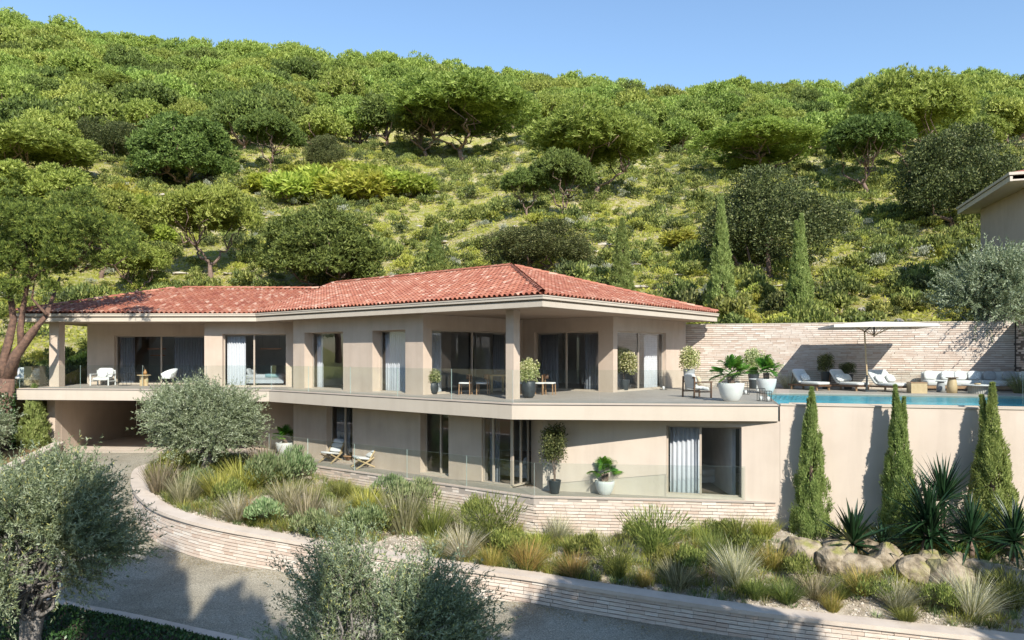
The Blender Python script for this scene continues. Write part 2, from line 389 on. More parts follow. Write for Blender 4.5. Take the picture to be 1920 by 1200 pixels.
_mx = N(_nt, 'ShaderNodeMix', data_type='RGBA'); _nt.links.new(_mm.outputs[0], _mx.inputs[0]); _nt.links.new(_r.outputs[0], _mx.inputs[6]); _mx.inputs[7].default_value = (.22, .22, .035, 1)
_nt.links.new(_mx.outputs[2], _b.inputs['Base Color']); _b.inputs['Roughness'].default_value = .9
_bp = N(_nt, 'ShaderNodeBump', i_Strength=.9, i_Distance=.06); _n3 = N(_nt, 'ShaderNodeTexNoise', i_Scale=6, i_Detail=9); _nt.links.new(coords(_nt), _n3.inputs['Vector'])
_nt.links.new(_n3.outputs[0], _bp.inputs['Height']); _nt.links.new(_bp.outputs[0], _b.inputs['Normal'])

lf_pine = leafmat('pine_needles', [(0, (.06, .085, .018)), (.3, (.185, .25, .045)), (.65, (.36, .44, .095)), (1, (.56, .61, .20))], .44, vary=.10)
lf_pine_dark = leafmat('pine_needles_dark', [(0, (.045, .068, .018)), (.5, (.13, .185, .042)), (1, (.30, .37, .095))], .36, vary=.08)
lf_young = leafmat('young_pine_needles', [(0, (.20, .24, .035)), (.5, (.42, .47, .075)), (1, (.64, .62, .16))], .48)
lf_oak = leafmat('oak_leaves', [(0, (.035, .047, .018)), (.5, (.09, .11, .035)), (.88, (.18, .20, .065)), (1, (.32, .31, .13))], .28, vary=.08)
lf_cyp = leafmat('cypress_scales', [(0, (.12, .165, .045)), (.5, (.29, .37, .11)), (1, (.50, .56, .22))], .42, vary=.06)
lf_olive = leafmat('olive_leaves', [(0, (.075, .10, .042)), (.35, (.17, .21, .10)), (.65, (.33, .38, .23)), (.88, (.54, .59, .42)), (1, (.46, .44, .14))], .32, .45, .4, vary=.04)
lf_varieg = leafmat('variegated_leaves', [(0, (.10, .15, .04)), (.4, (.24, .29, .08)), (.7, (.55, .56, .28)), (1, (.72, .70, .45))], .3)
lf_palm = leafmat('palm_leaf', [(0, (.035, .10, .015)), (.6, (.075, .20, .02)), (1, (.13, .28, .03))], .35)
lf_yucca = leafmat('yucca_leaf', [(0, (.018, .05, .018)), (.6, (.04, .10, .03)), (1, (.09, .17, .045))], .2, .35, .5)
lf_yucca_y = leafmat('yellow_yucca_leaf', [(0, (.10, .17, .03)), (.6, (.25, .32, .05)), (1, (.42, .42, .10))], .25)
lf_hedge = leafmat('hedge_leaves', [(0, (.018, .045, .014)), (.6, (.035, .085, .022)), (1, (.075, .15, .04))], .25, .4, .4)
lf_scrub = leafmat('scrub_leaves', [(0, (.08, .10, .03)), (.5, (.21, .25, .06)), (.8, (.37, .40, .10)), (1, (.55, .54, .18))], .42)
lf_scrub_y = leafmat('yellow_scrub', [(0, (.28, .32, .05)), (.5, (.46, .50, .085)), (1, (.64, .61, .17))], .45)
lf_scrub_g = leafmat('grey_scrub', [(0, (.20, .22, .14)), (.5, (.34, .36, .26)), (1, (.55, .56, .44))], .3, vary=.05)
lf_scrub_d = leafmat('deep_scrub', [(0, (.05, .07, .022)), (.6, (.13, .17, .045)), (1, (.27, .31, .09))], .34, vary=.06)
gr_pale = leafmat('pale_grass', [(0, (.22, .21, .09)), (.4, (.38, .36, .20)), (.75, (.60, .56, .40)), (1, (.72, .68, .55))], .45)
gr_green = leafmat('green_grass', [(0, (.065, .09, .022)), (.5, (.16, .20, .045)), (1, (.34, .36, .10))], .42)
gr_yellow = leafmat('yellow_grass', [(0, (.17, .20, .035)), (.5, (.34, .38, .065)), (1, (.55, .54, .16))], .45)
lf_old_pine = leafmat('old_pine_needles', [(0, (.035, .055, .015)), (.4, (.10, .145, .03)), (.75, (.25, .31, .06)), (1, (.46, .49, .12))], .38, vary=.03)
bark_dark = mat('dark_pine_bark', (.26, .15, .10), (.10, .06, .045), .95, 7, 1, 14)
gr_brown = leafmat('brown_grass', [(0, (.13, .12, .055)), (.5, (.29, .26, .14)), (1, (.50, .44, .29))], .38)
gr_rust = leafmat('rust_grass', [(0, (.15, .15, .035)), (.45, (.30, .27, .065)), (.8, (.45, .30, .09)), (1, (.56, .41, .18))], .42)
lf_euph = leafmat('blue_green_leaves', [(0, (.09, .14, .05)), (.5, (.21, .29, .12)), (1, (.42, .48, .25))], .4)

# ------------------------------------------------------------------ terrain
def smooth(a, b, x):
    t = np.clip((x - a) / (b - a), 0, 1); return t * t * (3 - 2 * t)
CR_X = [-400, 0, 250, 420, 640, 850, 1000, 1250, 1500, 1750, 1920, 2300]
CR_Y = [60, 72, 118, 130, 148, 176, 186, 216, 209, 196, 182, 165]
def hill_z(X, Y):
    X = np.asarray(X, float); Y = np.asarray(Y, float)
    a = -1.4 + 4.4 * smooth(-20, 9, X)
    px = 960 + F * X / np.maximum(Y, 30)
    zc = EYE + (HOR - np.interp(px, CR_X, CR_Y)) / F * 230
    sl = (zc - a) / 192
    amp = np.clip((Y - 40) / 25, 0, 1)
    b = amp * (.6 * np.sin(X * .31 + 1.3 * np.sin(Y * .13)) + .35 * np.sin(Y * .42 + X * .17) + .2 * np.sin(X * .9 + Y * .6 + np.sin(X * .4)) + .12 * np.sin(Y * 1.3 - X * .7 + 2 * np.sin(X * .21)))
    z = a + sl * (np.minimum(Y, 230) - 38) + b * .8 - .25 * np.maximum(Y - 230, 0)
    low = smooth(-21, -24, X) * 0 - 2.9
    return np.where(Y < 38, np.maximum(z, low), z)
ZDY = [0, 12, 16, 18.6, 21, 23.5, 27, 31, 33, 60]; ZDZ = [-6.6, -5.8, -5.35, -5.12, -4.9, -4.5, -3.85, -3.2, -3.05, -3.05]
def zd(Y): return np.interp(Y, ZDY, ZDZ)
def grid_mesh(name, XX, YY, ZZ, m, smooth_=True):
    r, c = XX.shape; V = np.stack([XX, YY, ZZ], -1).reshape(-1, 3); i = np.arange(r * c).reshape(r, c)
    Q = np.stack([i[:-1, :-1], i[:-1, 1:], i[1:, 1:], i[1:, :-1]], -1).reshape(-1, 4)
    return npmesh(name, V, Q, m, smooth=smooth_), V, Q

hill_m, nt, b = newmat('hillside_ground')
g = nt.nodes.new('ShaderNodeNewGeometry')
n1 = N(nt, 'ShaderNodeTexNoise', i_Scale=.45, i_Detail=8, i_Roughness=.65); n2 = N(nt, 'ShaderNodeTexNoise', i_Scale=3.2, i_Detail=9, i_Roughness=.8)
for n in (n1, n2): nt.links.new(g.outputs['Position'], n.inputs['Vector'])
r1 = ramp(nt, [(.28, (.10, .12, .026)), (.40, (.22, .24, .045)), (.49, (.34, .34, .075)), (.54, (.42, .32, .16)), (.62, (.58, .51, .39))], n1.outputs[0])
r2 = ramp(nt, [(.30, (.08, .10, .02)), (.43, (.25, .27, .05)), (.51, (.38, .37, .08)), (.58, (.60, .53, .41)), (.75, (.66, .60, .50))], n2.outputs[0])
mx = N(nt, 'ShaderNodeMix', data_type='RGBA'); mx.inputs[0].default_value = .55
nt.links.new(r1.outputs[0], mx.inputs[6]); nt.links.new(r2.outputs[0], mx.inputs[7]); nt.links.new(mx.outputs[2], b.inputs['Base Color'])
b.inputs['Roughness'].default_value = 1; b.inputs['Specular IOR Level'].default_value = .1
bp = N(nt, 'ShaderNodeBump', i_Strength=1, i_Distance=.35); nt.links.new(n2.outputs[0], bp.inputs['Height']); nt.links.new(bp.outputs[0], b.inputs['Normal'])

xs = np.unique(np.concatenate([np.linspace(-330, -120, 36), np.linspace(-120, 120, 200), np.linspace(120, 330, 36), [-23.47, -23.4]]))
ts = np.concatenate([np.linspace(0, 1, 130) ** 1.7])
def y_start(x):
    back = np.where(x < -2, 46.3, np.interp(x, [-2, 10.4], [46.3, 36.2]))
    return np.where(x < -23.44, 24., np.where(x < 10.4, back, np.maximum(38.55 - .27 * x, 12)))
XX = np.repeat(xs[None], len(ts), 0); Y0 = y_start(XX)
fix = 24 + (430 - 24) * ts[:, None]; YY = np.maximum(Y0 + .002 * np.arange(len(ts))[:, None], np.broadcast_to(fix, XX.shape)); ZZ = hill_z(XX, YY)
me, V_, Q_ = grid_mesh('hillside', XX, YY, ZZ, hill_m)
structure(link('hillside', me)); hill_bvh = BVHTree.FromPolygons([tuple(v) for v in V_], [tuple(q) for q in Q_])
low_m = mat('valley_ground', (.020, .028, .014), (.036, .040, .020), .95, .08, detail=9)
xs = np.linspace(-420, 420, 60); ys = np.concatenate([np.linspace(-700, 0, 60), np.linspace(2, 52, 30)])
XX, YY = np.meshgrid(xs, ys)
ZZ = np.where(YY > 0, zd(YY) - .42, -7.0 + 0 * YY) - 14 * smooth(-5, -90, YY) + 110 * smooth(-160, -600, YY) + np.where(YY < -60, 4 * np.sin(XX * .03) + 5 * np.sin(YY * .05 + XX * .02), 0)
me, _, _ = grid_mesh('valley', XX, YY, ZZ, low_m); structure(link('ground', me))
def cast(bvh, px, py):
    d = Vector(((px - 960) / F, 1, (HOR - py) / F)).normalized(); h = bvh.ray_cast(Vector((0, 0, EYE)), d)
    return h[0]

# ------------------------------------------------------------------ driveway, kerb, curved garden wall, planting bed
CP = [(-15.55, 31.1, -3.05), (-15.46, 29.6, -3.08), (-14.6, 27.6, -3.15), (-13.3, 25.4, -3.25), (-11.7, 23.5, -3.4), (-10.1, 22.4, -3.55), (-8.56, 21.8, -3.7),
      (-6.8, 21.3, -3.85), (-4.9, 20.7, -4.0), (-1.6, 19.7, -4.2), (.57, 19.2, -4.35), (1.93, 18.6, -4.4), (5.65, 17.3, -4.55), (9.0, 16.4, -4.65), (11.3, 15.8, -4.7), (17.0, 14.4, -4.85)]
BK = [(-14.9, 31.7, -3.12), (-14.3, 32.4, -3.12), (-13.4, 32.8, -3.12), (-12.2, 32.9, -3.15), (-10.9, 32.2, -3.2), (-9.3, 30.9, -3.35), (-7.4, 29.5, -3.55),
      (-5.2, 27.9, -3.8), (-2.9, 26.2, -4.1), (-.4, 24.4, -4.42), (.8, 23.55, -4.5), (3, 23.3, -4.35), (6.5, 22.95, -3.95), (10.5, 22.1, -3.75), (14, 21.1, -3.65), (20, 19.5, -3.65)]
OB = [(-21.9, 32.6), (-21.2, 31.0), (-20.2, 28.6), (-19.6, 26), (-18.6, 23), (-15.5, 20.75), (-12.2, 19.3), (-9.5, 18.35), (-6.3, 17.1), (-2.2, 15.5), (1, 14.2), (3, 13.4), (6, 12.4), (9, 11.5), (12, 10.6), (18, 9)]
cp = smooth_path(CP, 6); bk = smooth_path(BK, 6); ob = smooth_path([(x, y) for x, y in OB], 6)
cin = []   # inner edge of the coping
for i in range(len(cp)):
    a = cp[max(i - 1, 0)]; c = cp[min(i + 1, len(cp) - 1)]; d = np.array([c[0] - a[0], c[1] - a[1]]); d /= np.linalg.norm(d)
    cin.append((cp[i][0] - d[1] * .5, cp[i][1] + d[0] * .5))
cin = np.array(cin)
drive_m, nt, b = newmat('exposed_aggregate')
g = nt.nodes.new('ShaderNodeNewGeometry')
n1 = N(nt, 'ShaderNodeTexNoise', i_Scale=28, i_Detail=3, i_Roughness=.8); n2 = N(nt, 'ShaderNodeTexNoise', i_Scale=.8, i_Detail=6)
for n in (n1, n2): nt.links.new(g.outputs['Position'], n.inputs['Vector'])
r1 = ramp(nt, [(.32, (.13, .115, .085)), (.5, (.30, .275, .215)), (.68, (.52, .48, .38))], n1.outputs[0])
r2 = ramp(nt, [(.3, (.78, .76, .72)), (.7, (1, 1, 1))], n2.outputs[0])
mx = N(nt, 'ShaderNodeMix', data_type='RGBA', blend_type='MULTIPLY'); mx.inputs[0].default_value = 1
nt.links.new(r1.outputs[0], mx.inputs[6]); nt.links.new(r2.outputs[0], mx.inputs[7])
n4 = N(nt, 'ShaderNodeTexNoise', i_Scale=.35, i_Detail=10, i_Roughness=.7, i_Distortion=.8); nt.links.new(g.outputs['Position'], n4.inputs['Vector'])
r4 = ramp(nt, [(.36, (.66, .64, .60)), (.50, (1, 1, 1)), (.66, (.90, .89, .86)), (.78, (.72, .70, .66))], n4.outputs[0])
mx4 = N(nt, 'ShaderNodeMix', data_type='RGBA', blend_type='MULTIPLY'); mx4.inputs[0].default_value = .8; nt.links.new(mx.outputs[2], mx4.inputs[6]); nt.links.new(r4.outputs[0], mx4.inputs[7]); nt.links.new(mx4.outputs[2], b.inputs['Base Color'])
b.inputs['Roughness'].default_value = .85; bp = N(nt, 'ShaderNodeBump', i_Strength=.6, i_Distance=.015); nt.links.new(n1.outputs[0], bp.inputs['Height']); nt.links.new(bp.outputs[0], b.inputs['Normal'])
inner = np.concatenate([[(-12.6, 34.2)], cp[:, :2] + (cin - cp[:, :2]) * .35]); outer = np.concatenate([[(-21.9, 34.2)], ob])
t = np.linspace(0, 1, 14)[None, :, None]; G = inner[:, None] * (1 - t) + outer[:, None] * t
me, _, _ = grid_mesh('driveway', G[..., 0], G[..., 1], zd(G[..., 1]), drive_m); structure(link('driveway', me))

garden_wall = thing('garden_retaining_wall', 'long curving retaining wall of thin pale bricks along the driveway, with smooth beige coping', 'wall', (-11.7, 23.5, -5))
zt = cp[:, 2] - .10; zb = zd(cp[:, 1]) - .3
MB().band(cp[:, :2], -.46, -.09, zb, zt - .012).build('wall_core', mortar_m, garden_wall)
Sx = np.concatenate([[0], np.cumsum(np.linalg.norm(np.diff(cp[:, :2], axis=0), axis=1))])
brick_run([(x - 0, y) for x, y in cp[:, :2]], lambda s: float(np.interp(s, Sx, zt)), lambda s: float(np.interp(s, Sx, zb + .3)), garden_wall, brick_m, .100, .46, 5, off=-.045)
m = MB(); m.band(cp[:, :2], -.5, .02, cp[:, 2] - .10, cp[:, 2]); m.build('coping', conc_m, garden_wall)

# soil of the planted bank
t = np.linspace(0, 1, 26)[None, :]; A = np.concatenate([cin, (cp[:, 2] - .09)[:, None]], 1)
G = A[:, None, :] * (1 - t[..., None]) + bk[:, None, :] * t[..., None]
bump = (.10 * np.sin(G[..., 0] * 2.3 + G[..., 1]) + .07 * np.sin(G[..., 1] * 3.1 - G[..., 0] * 1.2) + .05 * np.sin(G[..., 0] * 5.3)) * np.sin(PI * t) + .16 * np.sin(PI * t)
soil_m = mat('pale_soil', (.58, .51, .41), (.24, .19, .13), .95, 2.6, 1, 30, detail=12)
me, V_, Q_ = grid_mesh('planting_bank', G[..., 0], G[..., 1], G[..., 2] + bump, soil_m)
structure(link('planting_bank_soil', me)); soil_bvh = BVHTree.FromPolygons([tuple(v) for v in V_], [tuple(q) for q in Q_])

# kerb and lower planting bed in front of the driveway
k0 = 4 * 6 + 3; kp = ob[k0:]; kz = zd(kp[:, 1])
kerb = thing('kerb', 'low beige kerb edging the driveway in front of the leafy bed', 'kerb', (-12.2, 19.3, -5.2))
m = MB(); m.band(kp, -.02, .26, kz - .3, kz + .10); m.build('kerb_stone', conc_m, kerb)
ko = []
for i in range(len(kp)):
    d = kp[min(i + 1, len(kp) - 1)] - kp[max(i - 1, 0)]; d /= np.linalg.norm(d); ko.append((kp[i][0] + d[1] * .25, kp[i][1] - d[0] * .25))
ko = np.array(ko); far = ko + np.array([-2.5, -9]); t = np.linspace(0, 1, 14)[None, :, None]
G = ko[:, None] * (1 - t) + far[:, None] * t; bedz = zd(G[..., 1]) + .04
me, V_, Q_ = grid_mesh('lower_bed', G[..., 0], G[..., 1], bedz, mat('dark_soil', (.10, .075, .05), (.06, .045, .03), .95, 4)); structure(link('lower_bed_soil', me))

# left boundary wall and garden behind it
LW = [(-17.2, 18.5, -3.6), (-18.3, 22.5, -3.2), (-19.3, 27, -2.87), (-20.3, 31, -2.66), (-21.05, 33.9, -2.5)]
lw = smooth_path(LW, 5)
side_wall = thing('side_retaining_wall', 'short low brick wall with beige coping leading to the left corner of the garage', 'wall', (-19.3, 27, -4))
lz = lw[:, 2]; lb = zd(lw[:, 1]) - .3
MB().band(lw[:, :2], -.40, -.08, lb, lz - .11).build('wall_core', mortar_m, side_wall)
Sl = np.concatenate([[0], np.cumsum(np.linalg.norm(np.diff(lw[:, :2], axis=0), axis=1))])
brick_run(lw[:, :2], lambda s: float(np.interp(s, Sl, lz - .1)), lambda s: float(np.interp(s, Sl, lb + .3)), side_wall, brick_m, .100, .46, 9, limit=150, off=-.045)
m = MB(); m.band(lw[:, :2], -.44, .02, lz - .10, lz); m.build('coping', conc_m, side_wall)
G = np.stack([lw[:, :2] + np.array([-.3, 0]), lw[:, :2] * np.array([0, 1]) + np.array([-24.3, 0])], 1)
red_soil = mat('red_soil', (.34, .17, .08), (.20, .16, .05), .95, 1.2, .8, 20, detail=8)
zz = np.stack([lz - .16, np.full(len(lz), -2.85)], 1)
me, _, _ = grid_mesh('left_garden', G[..., 0], G[..., 1], zz, red_soil); structure(link('left_garden_soil', me))

# ------------------------------------------------------------------ the villa
u = Vector((-.777, .6295)); v = Vector((.6295, .777))
C0, C1, C2, C3 = (0, 23.28), (-10.8, 32.03), (-23.05, 33.4), (8.35, 22.6)
E0 = Vector((1.0, 23.7)); VA = (-12.26, 34.5); E3 = (-24.1, 34.8)
E1 = E0 + v * 14.1
house = thing('villa', 'wide two storey beige villa with angled terracotta tiled roof and long glass-railed terrace', 'house', (0, 30, -3.05))
# upper slab
out = [C2, C1, C0, C3]
edge = MB(); full = out + [(10.35, 30.5), (8.75, 36.2), (0, 46), (-23.6, 46), (-23.9, 40)]
MB().prism(full, -.507, -.046).build('floor_slab', fascia_m, house)
MB().band(out, -.06, .012, -.0465, -.022).build('shadow_gap', dark_m, house)
m = MB(); m.prism([(p[0], p[1]) for p in full], -.0455, 0); m.band(out, -.02, .03, -.0215, -.002); m.build('terrace_floor', floor_m, house)
m = MB(); m.band(out, 0, .012, -.500, -.05); m.build('slab_fascia', fascia_m, house)

def wall(name, p, q, z0, z1, th, ops=(), m=render_m, parent=house, i0=.004, i1=.004):
    """wall from p to q (left to right seen from outside) with rectangular openings (s0, s1, zb, zt)"""
    p = V2(p); q = V2(q); d = (q - p); L = d.length; d.normalize(); nb = Vector((-d.y, d.x)); mb = MB()
    mb.X = Matrix(((d.x, nb.x, 0, p.x), (d.y, nb.y, 0, p.y), (0, 0, 1, 0), (0, 0, 0, 1)))
    xsn = sorted({i0, L - i1} | {s for o in ops for s in (o[0], o[1])}); zsn = sorted({z0, z1} | {z for o in ops for z in (o[2], o[3])})
    nx, nz = len(xsn) - 1, len(zsn) - 1
    solid = [[not any(o[0] < (xsn[i] + xsn[i + 1]) / 2 < o[1] and o[2] < (zsn[j] + zsn[j + 1]) / 2 < o[3] for o in ops) for j in range(nz)] for i in range(nx)]
    S = lambda i, j: 0 <= i < nx and 0 <= j < nz and solid[i][j]
    for i in range(nx):
        for j in range(nz):
            if not solid[i][j]: continue
            a, c, e, f = xsn[i], xsn[i + 1], zsn[j], zsn[j + 1]; vs = [(x, y, z) for z in (e, f) for y in (0, th) for x in (a, c)]
            fs = [(0, 1, 5, 4), (3, 2, 6, 7)]
            if not S(i - 1, j): fs.append((2, 0, 4, 6))
            if not S(i + 1, j): fs.append((1, 3, 7, 5))
            if not S(i, j - 1): fs.append((0, 2, 3, 1))
            if not S(i, j + 1): fs.append((4, 5, 7, 6))
            mb.add(vs, fs)
    return mb.build(name, m, parent)
def ray_s(px, p, q):
    """distance along p->q where the sight line through image column px crosses it"""
    r = (px - 960) / F; d = V2(q) - V2(p); L = d.length
    t = (r * p[1] - p[0]) / (d.x - r * d.y); return t * L
def window(p, q, s0, s1, zb, zt, rec=.18, mull=(.5,), fw=.055, sill=True, label=None):
    p = V2(p); q = V2(q); d = (q - p).normalized(); nb = Vector((-d.y, d.x)); o = p + d * s0 + nb * rec
    win = part('window', house, Vector((o.x, o.y, zb)) - house.location, math.atan2(d.y, d.x)); W = s1 - s0; H = zt - zb; g = .003
    if label: win['label'] = label
    m = MB(); m.box((g, 0, g), (W - g, .07, fw)); m.box((g, 0, H - fw), (W - g, .07, H - g)); m.box((g, 0, fw), (fw, .07, H - fw)); m.box((W - fw, 0, fw), (W - g, .07, H - fw)); m.build('frame', frame_m, win, world=False)
    xs = [fw] + [W * f for f in mull] + [W - fw]
    for f in mull: MB().box((W * f - .035, -.012, fw), (W * f + .035, .058, H - fw)).build('mullion', frame_m, win, world=False)
    for i, (a, b) in enumerate(zip(xs, xs[1:])):
        a2 = a + (.034 if i else 0); b2 = b - (.034 if i < len(xs) - 2 else 0)
        MB().box((a2, .028 + .006 * (i % 2), fw), (b2, .036 + .006 * (i % 2), H - fw)).build('pane', glass_w, win, world=False)
    if sill: MB().box((g, -rec + .01, -.0), (W - g, -.004, .02)).build('sill', fascia_m, win, world=False)
    return o, d, nb
def curtain(o, d, nb, a, b, zb, zt, m, label, back=.22, amp=.045, wl=.17):
    t = thing('curtain', label, 'curtain', (o.x + d.x * a + nb.x * back, o.y + d.y * a + nb.y * back, zb), math.atan2(d.y, d.x), group=None)
    n = max(8, int((b - a) / wl * 8)); vs = []; fs = []
    for i in range(n + 1):
        x = (b - a) * i / n; ph = x / wl * 2 * PI; y = amp * math.sin(ph) + .012 * math.sin(ph * .37 + 1)
        for z, k in ((0.02, 1.15), (zt - zb - .06, .8)): vs += [(x, y * k, z), (x, y * k + .008, z)]
    for i in range(n):
        c = i * 4; e = c + 4; fs += [(c, e, e + 2, c + 2), (c + 1, c + 3, e + 3, e + 1), (c + 2, e + 2, e + 3, c + 3)]
    mb = MB(); mb.add(vs, fs); mb.build('fabric', m, t, smooth=True, world=False)
    MB().box((-.05, -.015, zt - zb - .055), (b - a + .05, .03, zt - zb - .02)).build('rail', frame_m, t, world=False)

CE = 3.195   # underside of the roof soffit
ZB, ZT = .02, 2.6
# upper walls
A1, A2 = (-22.6, 38.3), (-14.95, 38.3); B1, B2 = (-15.15, 35.45), (-10.75, 35.45)
K = Vector((-3.51, 28.4)); t_ = 9.0; G1 = Vector((-10.31, 33.93))
I = K + v * 6.35; K2 = I - u * 4.85; Ee = K2 + v * 6.9
s = [ray_s(214, A1, A2), ray_s(384, A1, A2) + .0]; s[1] = min(s[1], 6.35)
wall('wall', A1, A2, 0, CE, .35, [(s[0], s[1], ZB, ZT)])
o, d, nb = window(A1, A2, s[0], s[1], ZB, ZT, .2, (.5,))
curtain(o, d, nb, .1, .85, 0, 2.55, curtain_d, 'thin grey curtain at the left end of the wide window behind the white armchair', wl=.14)
curtain(o, d, nb, 3.0, 4.55, 0, 2.55, curtain_d, 'broad dark grey curtain behind the white shell chair', wl=.14)
wall('wall', (-22.6, 46), A1, 0, CE, .35)
wall('wall', (-15.15, 38.3), B1, 0, CE, .3)
s = [ray_s(416.7, B1, B2), ray_s(536, B1, B2)]
wall('wall', B1, B2, 0, CE, .3, [(s[0], s[1], ZB, ZT)])
o, d, nb = window(B1, B2, s[0], s[1], ZB, ZT, .2, (.48,))
curtain(o, d, nb, .08, 1.0, 0, 2.55, curtain_m, 'pale pleated curtain beside the bed with the blue blanket', wl=.13)
wall('wall', B2, G1, 0, CE, .3)
s1 = ray_s(570.7, G1, K), ray_s(643.3, G1, K); s2 = ray_s(698.3, G1, K), ray_s(760, G1, K)
wall('wall', G1, K, 0, CE, .5, [(*s1, ZB, ZT), (*s2, ZB, ZT)])
o, d, nb = window(G1, K, *s1, ZB, ZT, .44, ())
curtain(o, d, nb, .05, .55, 0, 2.55, curtain_m, 'narrow pale curtain at the left of the tall window right of the bedroom', wl=.13)
o, d, nb = window(G1, K, *s2, ZB, ZT, .44, ())
curtain(o, d, nb, .05, s2[1] - s2[0] - .1, 0, 2.55, curtain_m, 'full width white curtain filling the narrow tall window', wl=.13)
sc = ray_s(813, K, I), ray_s(958, K, I)
wall('wall', K, I, 0, CE, .35, [(.45, 5.75, ZB, ZT)])
o, d, nb = window(K, I, .45, 5.75, ZB, ZT, .2, (.5,))
curtain(o, d, nb, .1, 1.0, 0, 2.55, curtain_m, 'pale curtain at the left end of the living room sliding window', wl=.15)
curtain(o, d, nb, 4.3, 5.1, 0, 2.55, curtain_d, 'grey curtain at the right end of the living room sliding window', wl=.15)
s = ray_s(1001, I, K2), ray_s(1122, I, K2)
wall('wall', I, K2, 0, CE, .35, [(*s, ZB, ZT)])
o, d, nb = window(I, K2, *s, ZB, ZT, .2, (.48,))
W_ = s[1] - s[0]
curtain(o, d, nb, .1, W_ * .3, 0, 2.55, curtain_d, 'dark grey curtain at the left of the dining room window', wl=.15)
curtain(o, d, nb, W_ * .72, W_ - .12, 0, 2.55, curtain_d, 'dark grey curtain at the right of the dining room window', wl=.15)
s = ray_s(1152, K2, Ee), ray_s(1249, K2, Ee)
wall('wall', K2, Ee, 0, CE, .35, [(*s, ZB, ZT)])
o, d, nb = window(K2, Ee, *s, ZB, ZT, .16, (.5,)); W_ = s[1] - s[0]
curtain(o, d, nb, W_ * .70, W_ - .2, 0, 2.55, curtain_m, 'white curtain in the window nearest the brick wall', wl=.2, amp=.06)
Bk = [Ee, Ee + u * 8, (-8, 45.8), (-22.5, 45.8)]
for a, b_ in zip(Bk, Bk[1:]): wall('wall', a, b_, 0, CE, .3, m=inner_m)
# rooms: partitions and floors
for a, b_ in (((-15.5, 39), (-15.5, 45.5)), ((-9.9, 35.2), (-7.5, 45)), ((-5.2, 31.0), (-2.2, 36.4)), ((-2.2, 36.4), (-6, 45)), ((-22, 43.6), (-16.2, 43.6)), ((-15.4, 40.2), (-9.2, 40.2)), ((-8.6, 40.5), (-3.6, 37.4)), ((-1.9, 37.2), (4.2, 40.8))):
    wall('partition', a, b_, .004, CE - .01, .12, m=inner_m)
MB().prism([(-22.2, 38.7), (-14.8, 38.7), (-14.8, 35.9), (-10.6, 35.9), (-9.9, 34.4), (-3.4, 29.1), (.5, 34.2), (4.2, 31.0), (7.6, 35.2), (3, 41.5), (-8, 45.4), (-22.2, 45.4)], .002, .012).build('room_floor', inner_floor_m, house)
# columns of the upper floor
def column(c, w, z0, z1, ang, parent=house):
    mb = MB(); mb.X = Matrix.Translation((c[0], c[1], 0)) @ Matrix.Rotation(ang, 4, 'Z'); mb.box((-w / 2, -w / 2, z0), (w / 2, w / 2, z1)); return mb.build('column', render_m, parent)
column((.03, 25.85), .36, 0, CE, math.atan2(u.y, -u.x) * -1)
column((-22.65, 35.85), .48, 0, CE, 0)
# soffit, fascia and gutter
eave = [E3, VA, tuple(E0), tuple(E1)]
foot = eave + [tuple(E1 + u * 15.6), (-9.5, 46.2), (-24.1, 46.2)]
inn = [(-23.95, 34.95), (-12.2, 34.66), (.98, 23.93), tuple(E1 - v * .15 + u * .15), tuple(E1 + u * 15.4), (-9.5, 46.0), (-23.95, 46.0)]
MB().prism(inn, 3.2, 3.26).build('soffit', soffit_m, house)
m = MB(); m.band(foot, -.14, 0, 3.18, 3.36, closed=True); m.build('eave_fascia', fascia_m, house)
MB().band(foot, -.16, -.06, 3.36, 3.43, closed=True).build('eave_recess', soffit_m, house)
m = MB(); m.band(foot, -.14, .06, 3.43, 3.52, closed=True); m.band(foot, -.14, .08, 3.52, 3.56, closed=True); m.build('gutter', fascia_m, house)
# roof planes and tiles
SL = .30; ZE = 3.575
def zM(p): return ZE + SL * (V2(p) - E0).dot(v)
def zR(p): return ZE + SL * (V2(p) - E0).dot(u)
def zL(p): return ZE + SL * (p[1] - 34.62)
A_ = E0 + v * 7.05 + u * 7.05; P1 = A_ + u * 13.3; J = Vector((-10.72, 40.0)); VA_ = Vector(VA); E3_ = Vector(E3); H3 = E3_ + Vector((5.4, 5.38)); 
roof = part('roof', house, Vector((0, 34, 3.6)) - house.location)
def P3(p, f): return (p[0], p[1], f(p))
planes = [([E0, VA_, J, P1, A_], zM), ([E0, A_, E1], zR), ([E3_, H3, J, VA_], zL)]
deck = MB()
for poly, f in planes: deck.add([P3(p, f) for p in poly], [tuple(range(len(poly)))])
zr = zM(A_)
deck.add([P3(A_, zM), P3(P1, zM), (*(P1 + v * 7.05), ZE), (*E1.lerp(E1, 0), ZE)], [(0, 1, 2, 3)])
deck.add([P3(H3, zL), P3(J, zL), (-10.7, 46.2, 3.8), (-18.7, 46.2, 3.4)], [(0, 1, 2, 3)])
deck.add([(*E3, ZE), P3(H3, zL), (-18.7, 46.2, 3.4), (-24.1, 46.2, ZE)], [(0, 1, 2, 3)])
deck.add([P3(P1, zM), P3(J, zM), (-10.7, 46.2, 3.8), (*(P1 + v * 7.05), ZE)], [(0, 1, 2, 3)])
deck.build('roof_deck', tile_m, roof)
TP = .235; TL = .44; TE = .36
prof = [(-.117, .0)] + [(-.078 + .0 + .156 * k / 6 * 1.0, .0) for k in ()] + [(.078 * -math.cos(PI * k / 6), .012 + .068 * math.sin(PI * k / 6)) for k in range(7)] + [(.118, 0)]
tv = []; tq = []
for (x, z) in prof: tv += [(x, 0, z + .022), (x * .92, TL, z * .86 + .002)]
for (x, z) in prof: tv += [(x * .96, 0, z + .022 - .014), ]
n_ = len(prof)
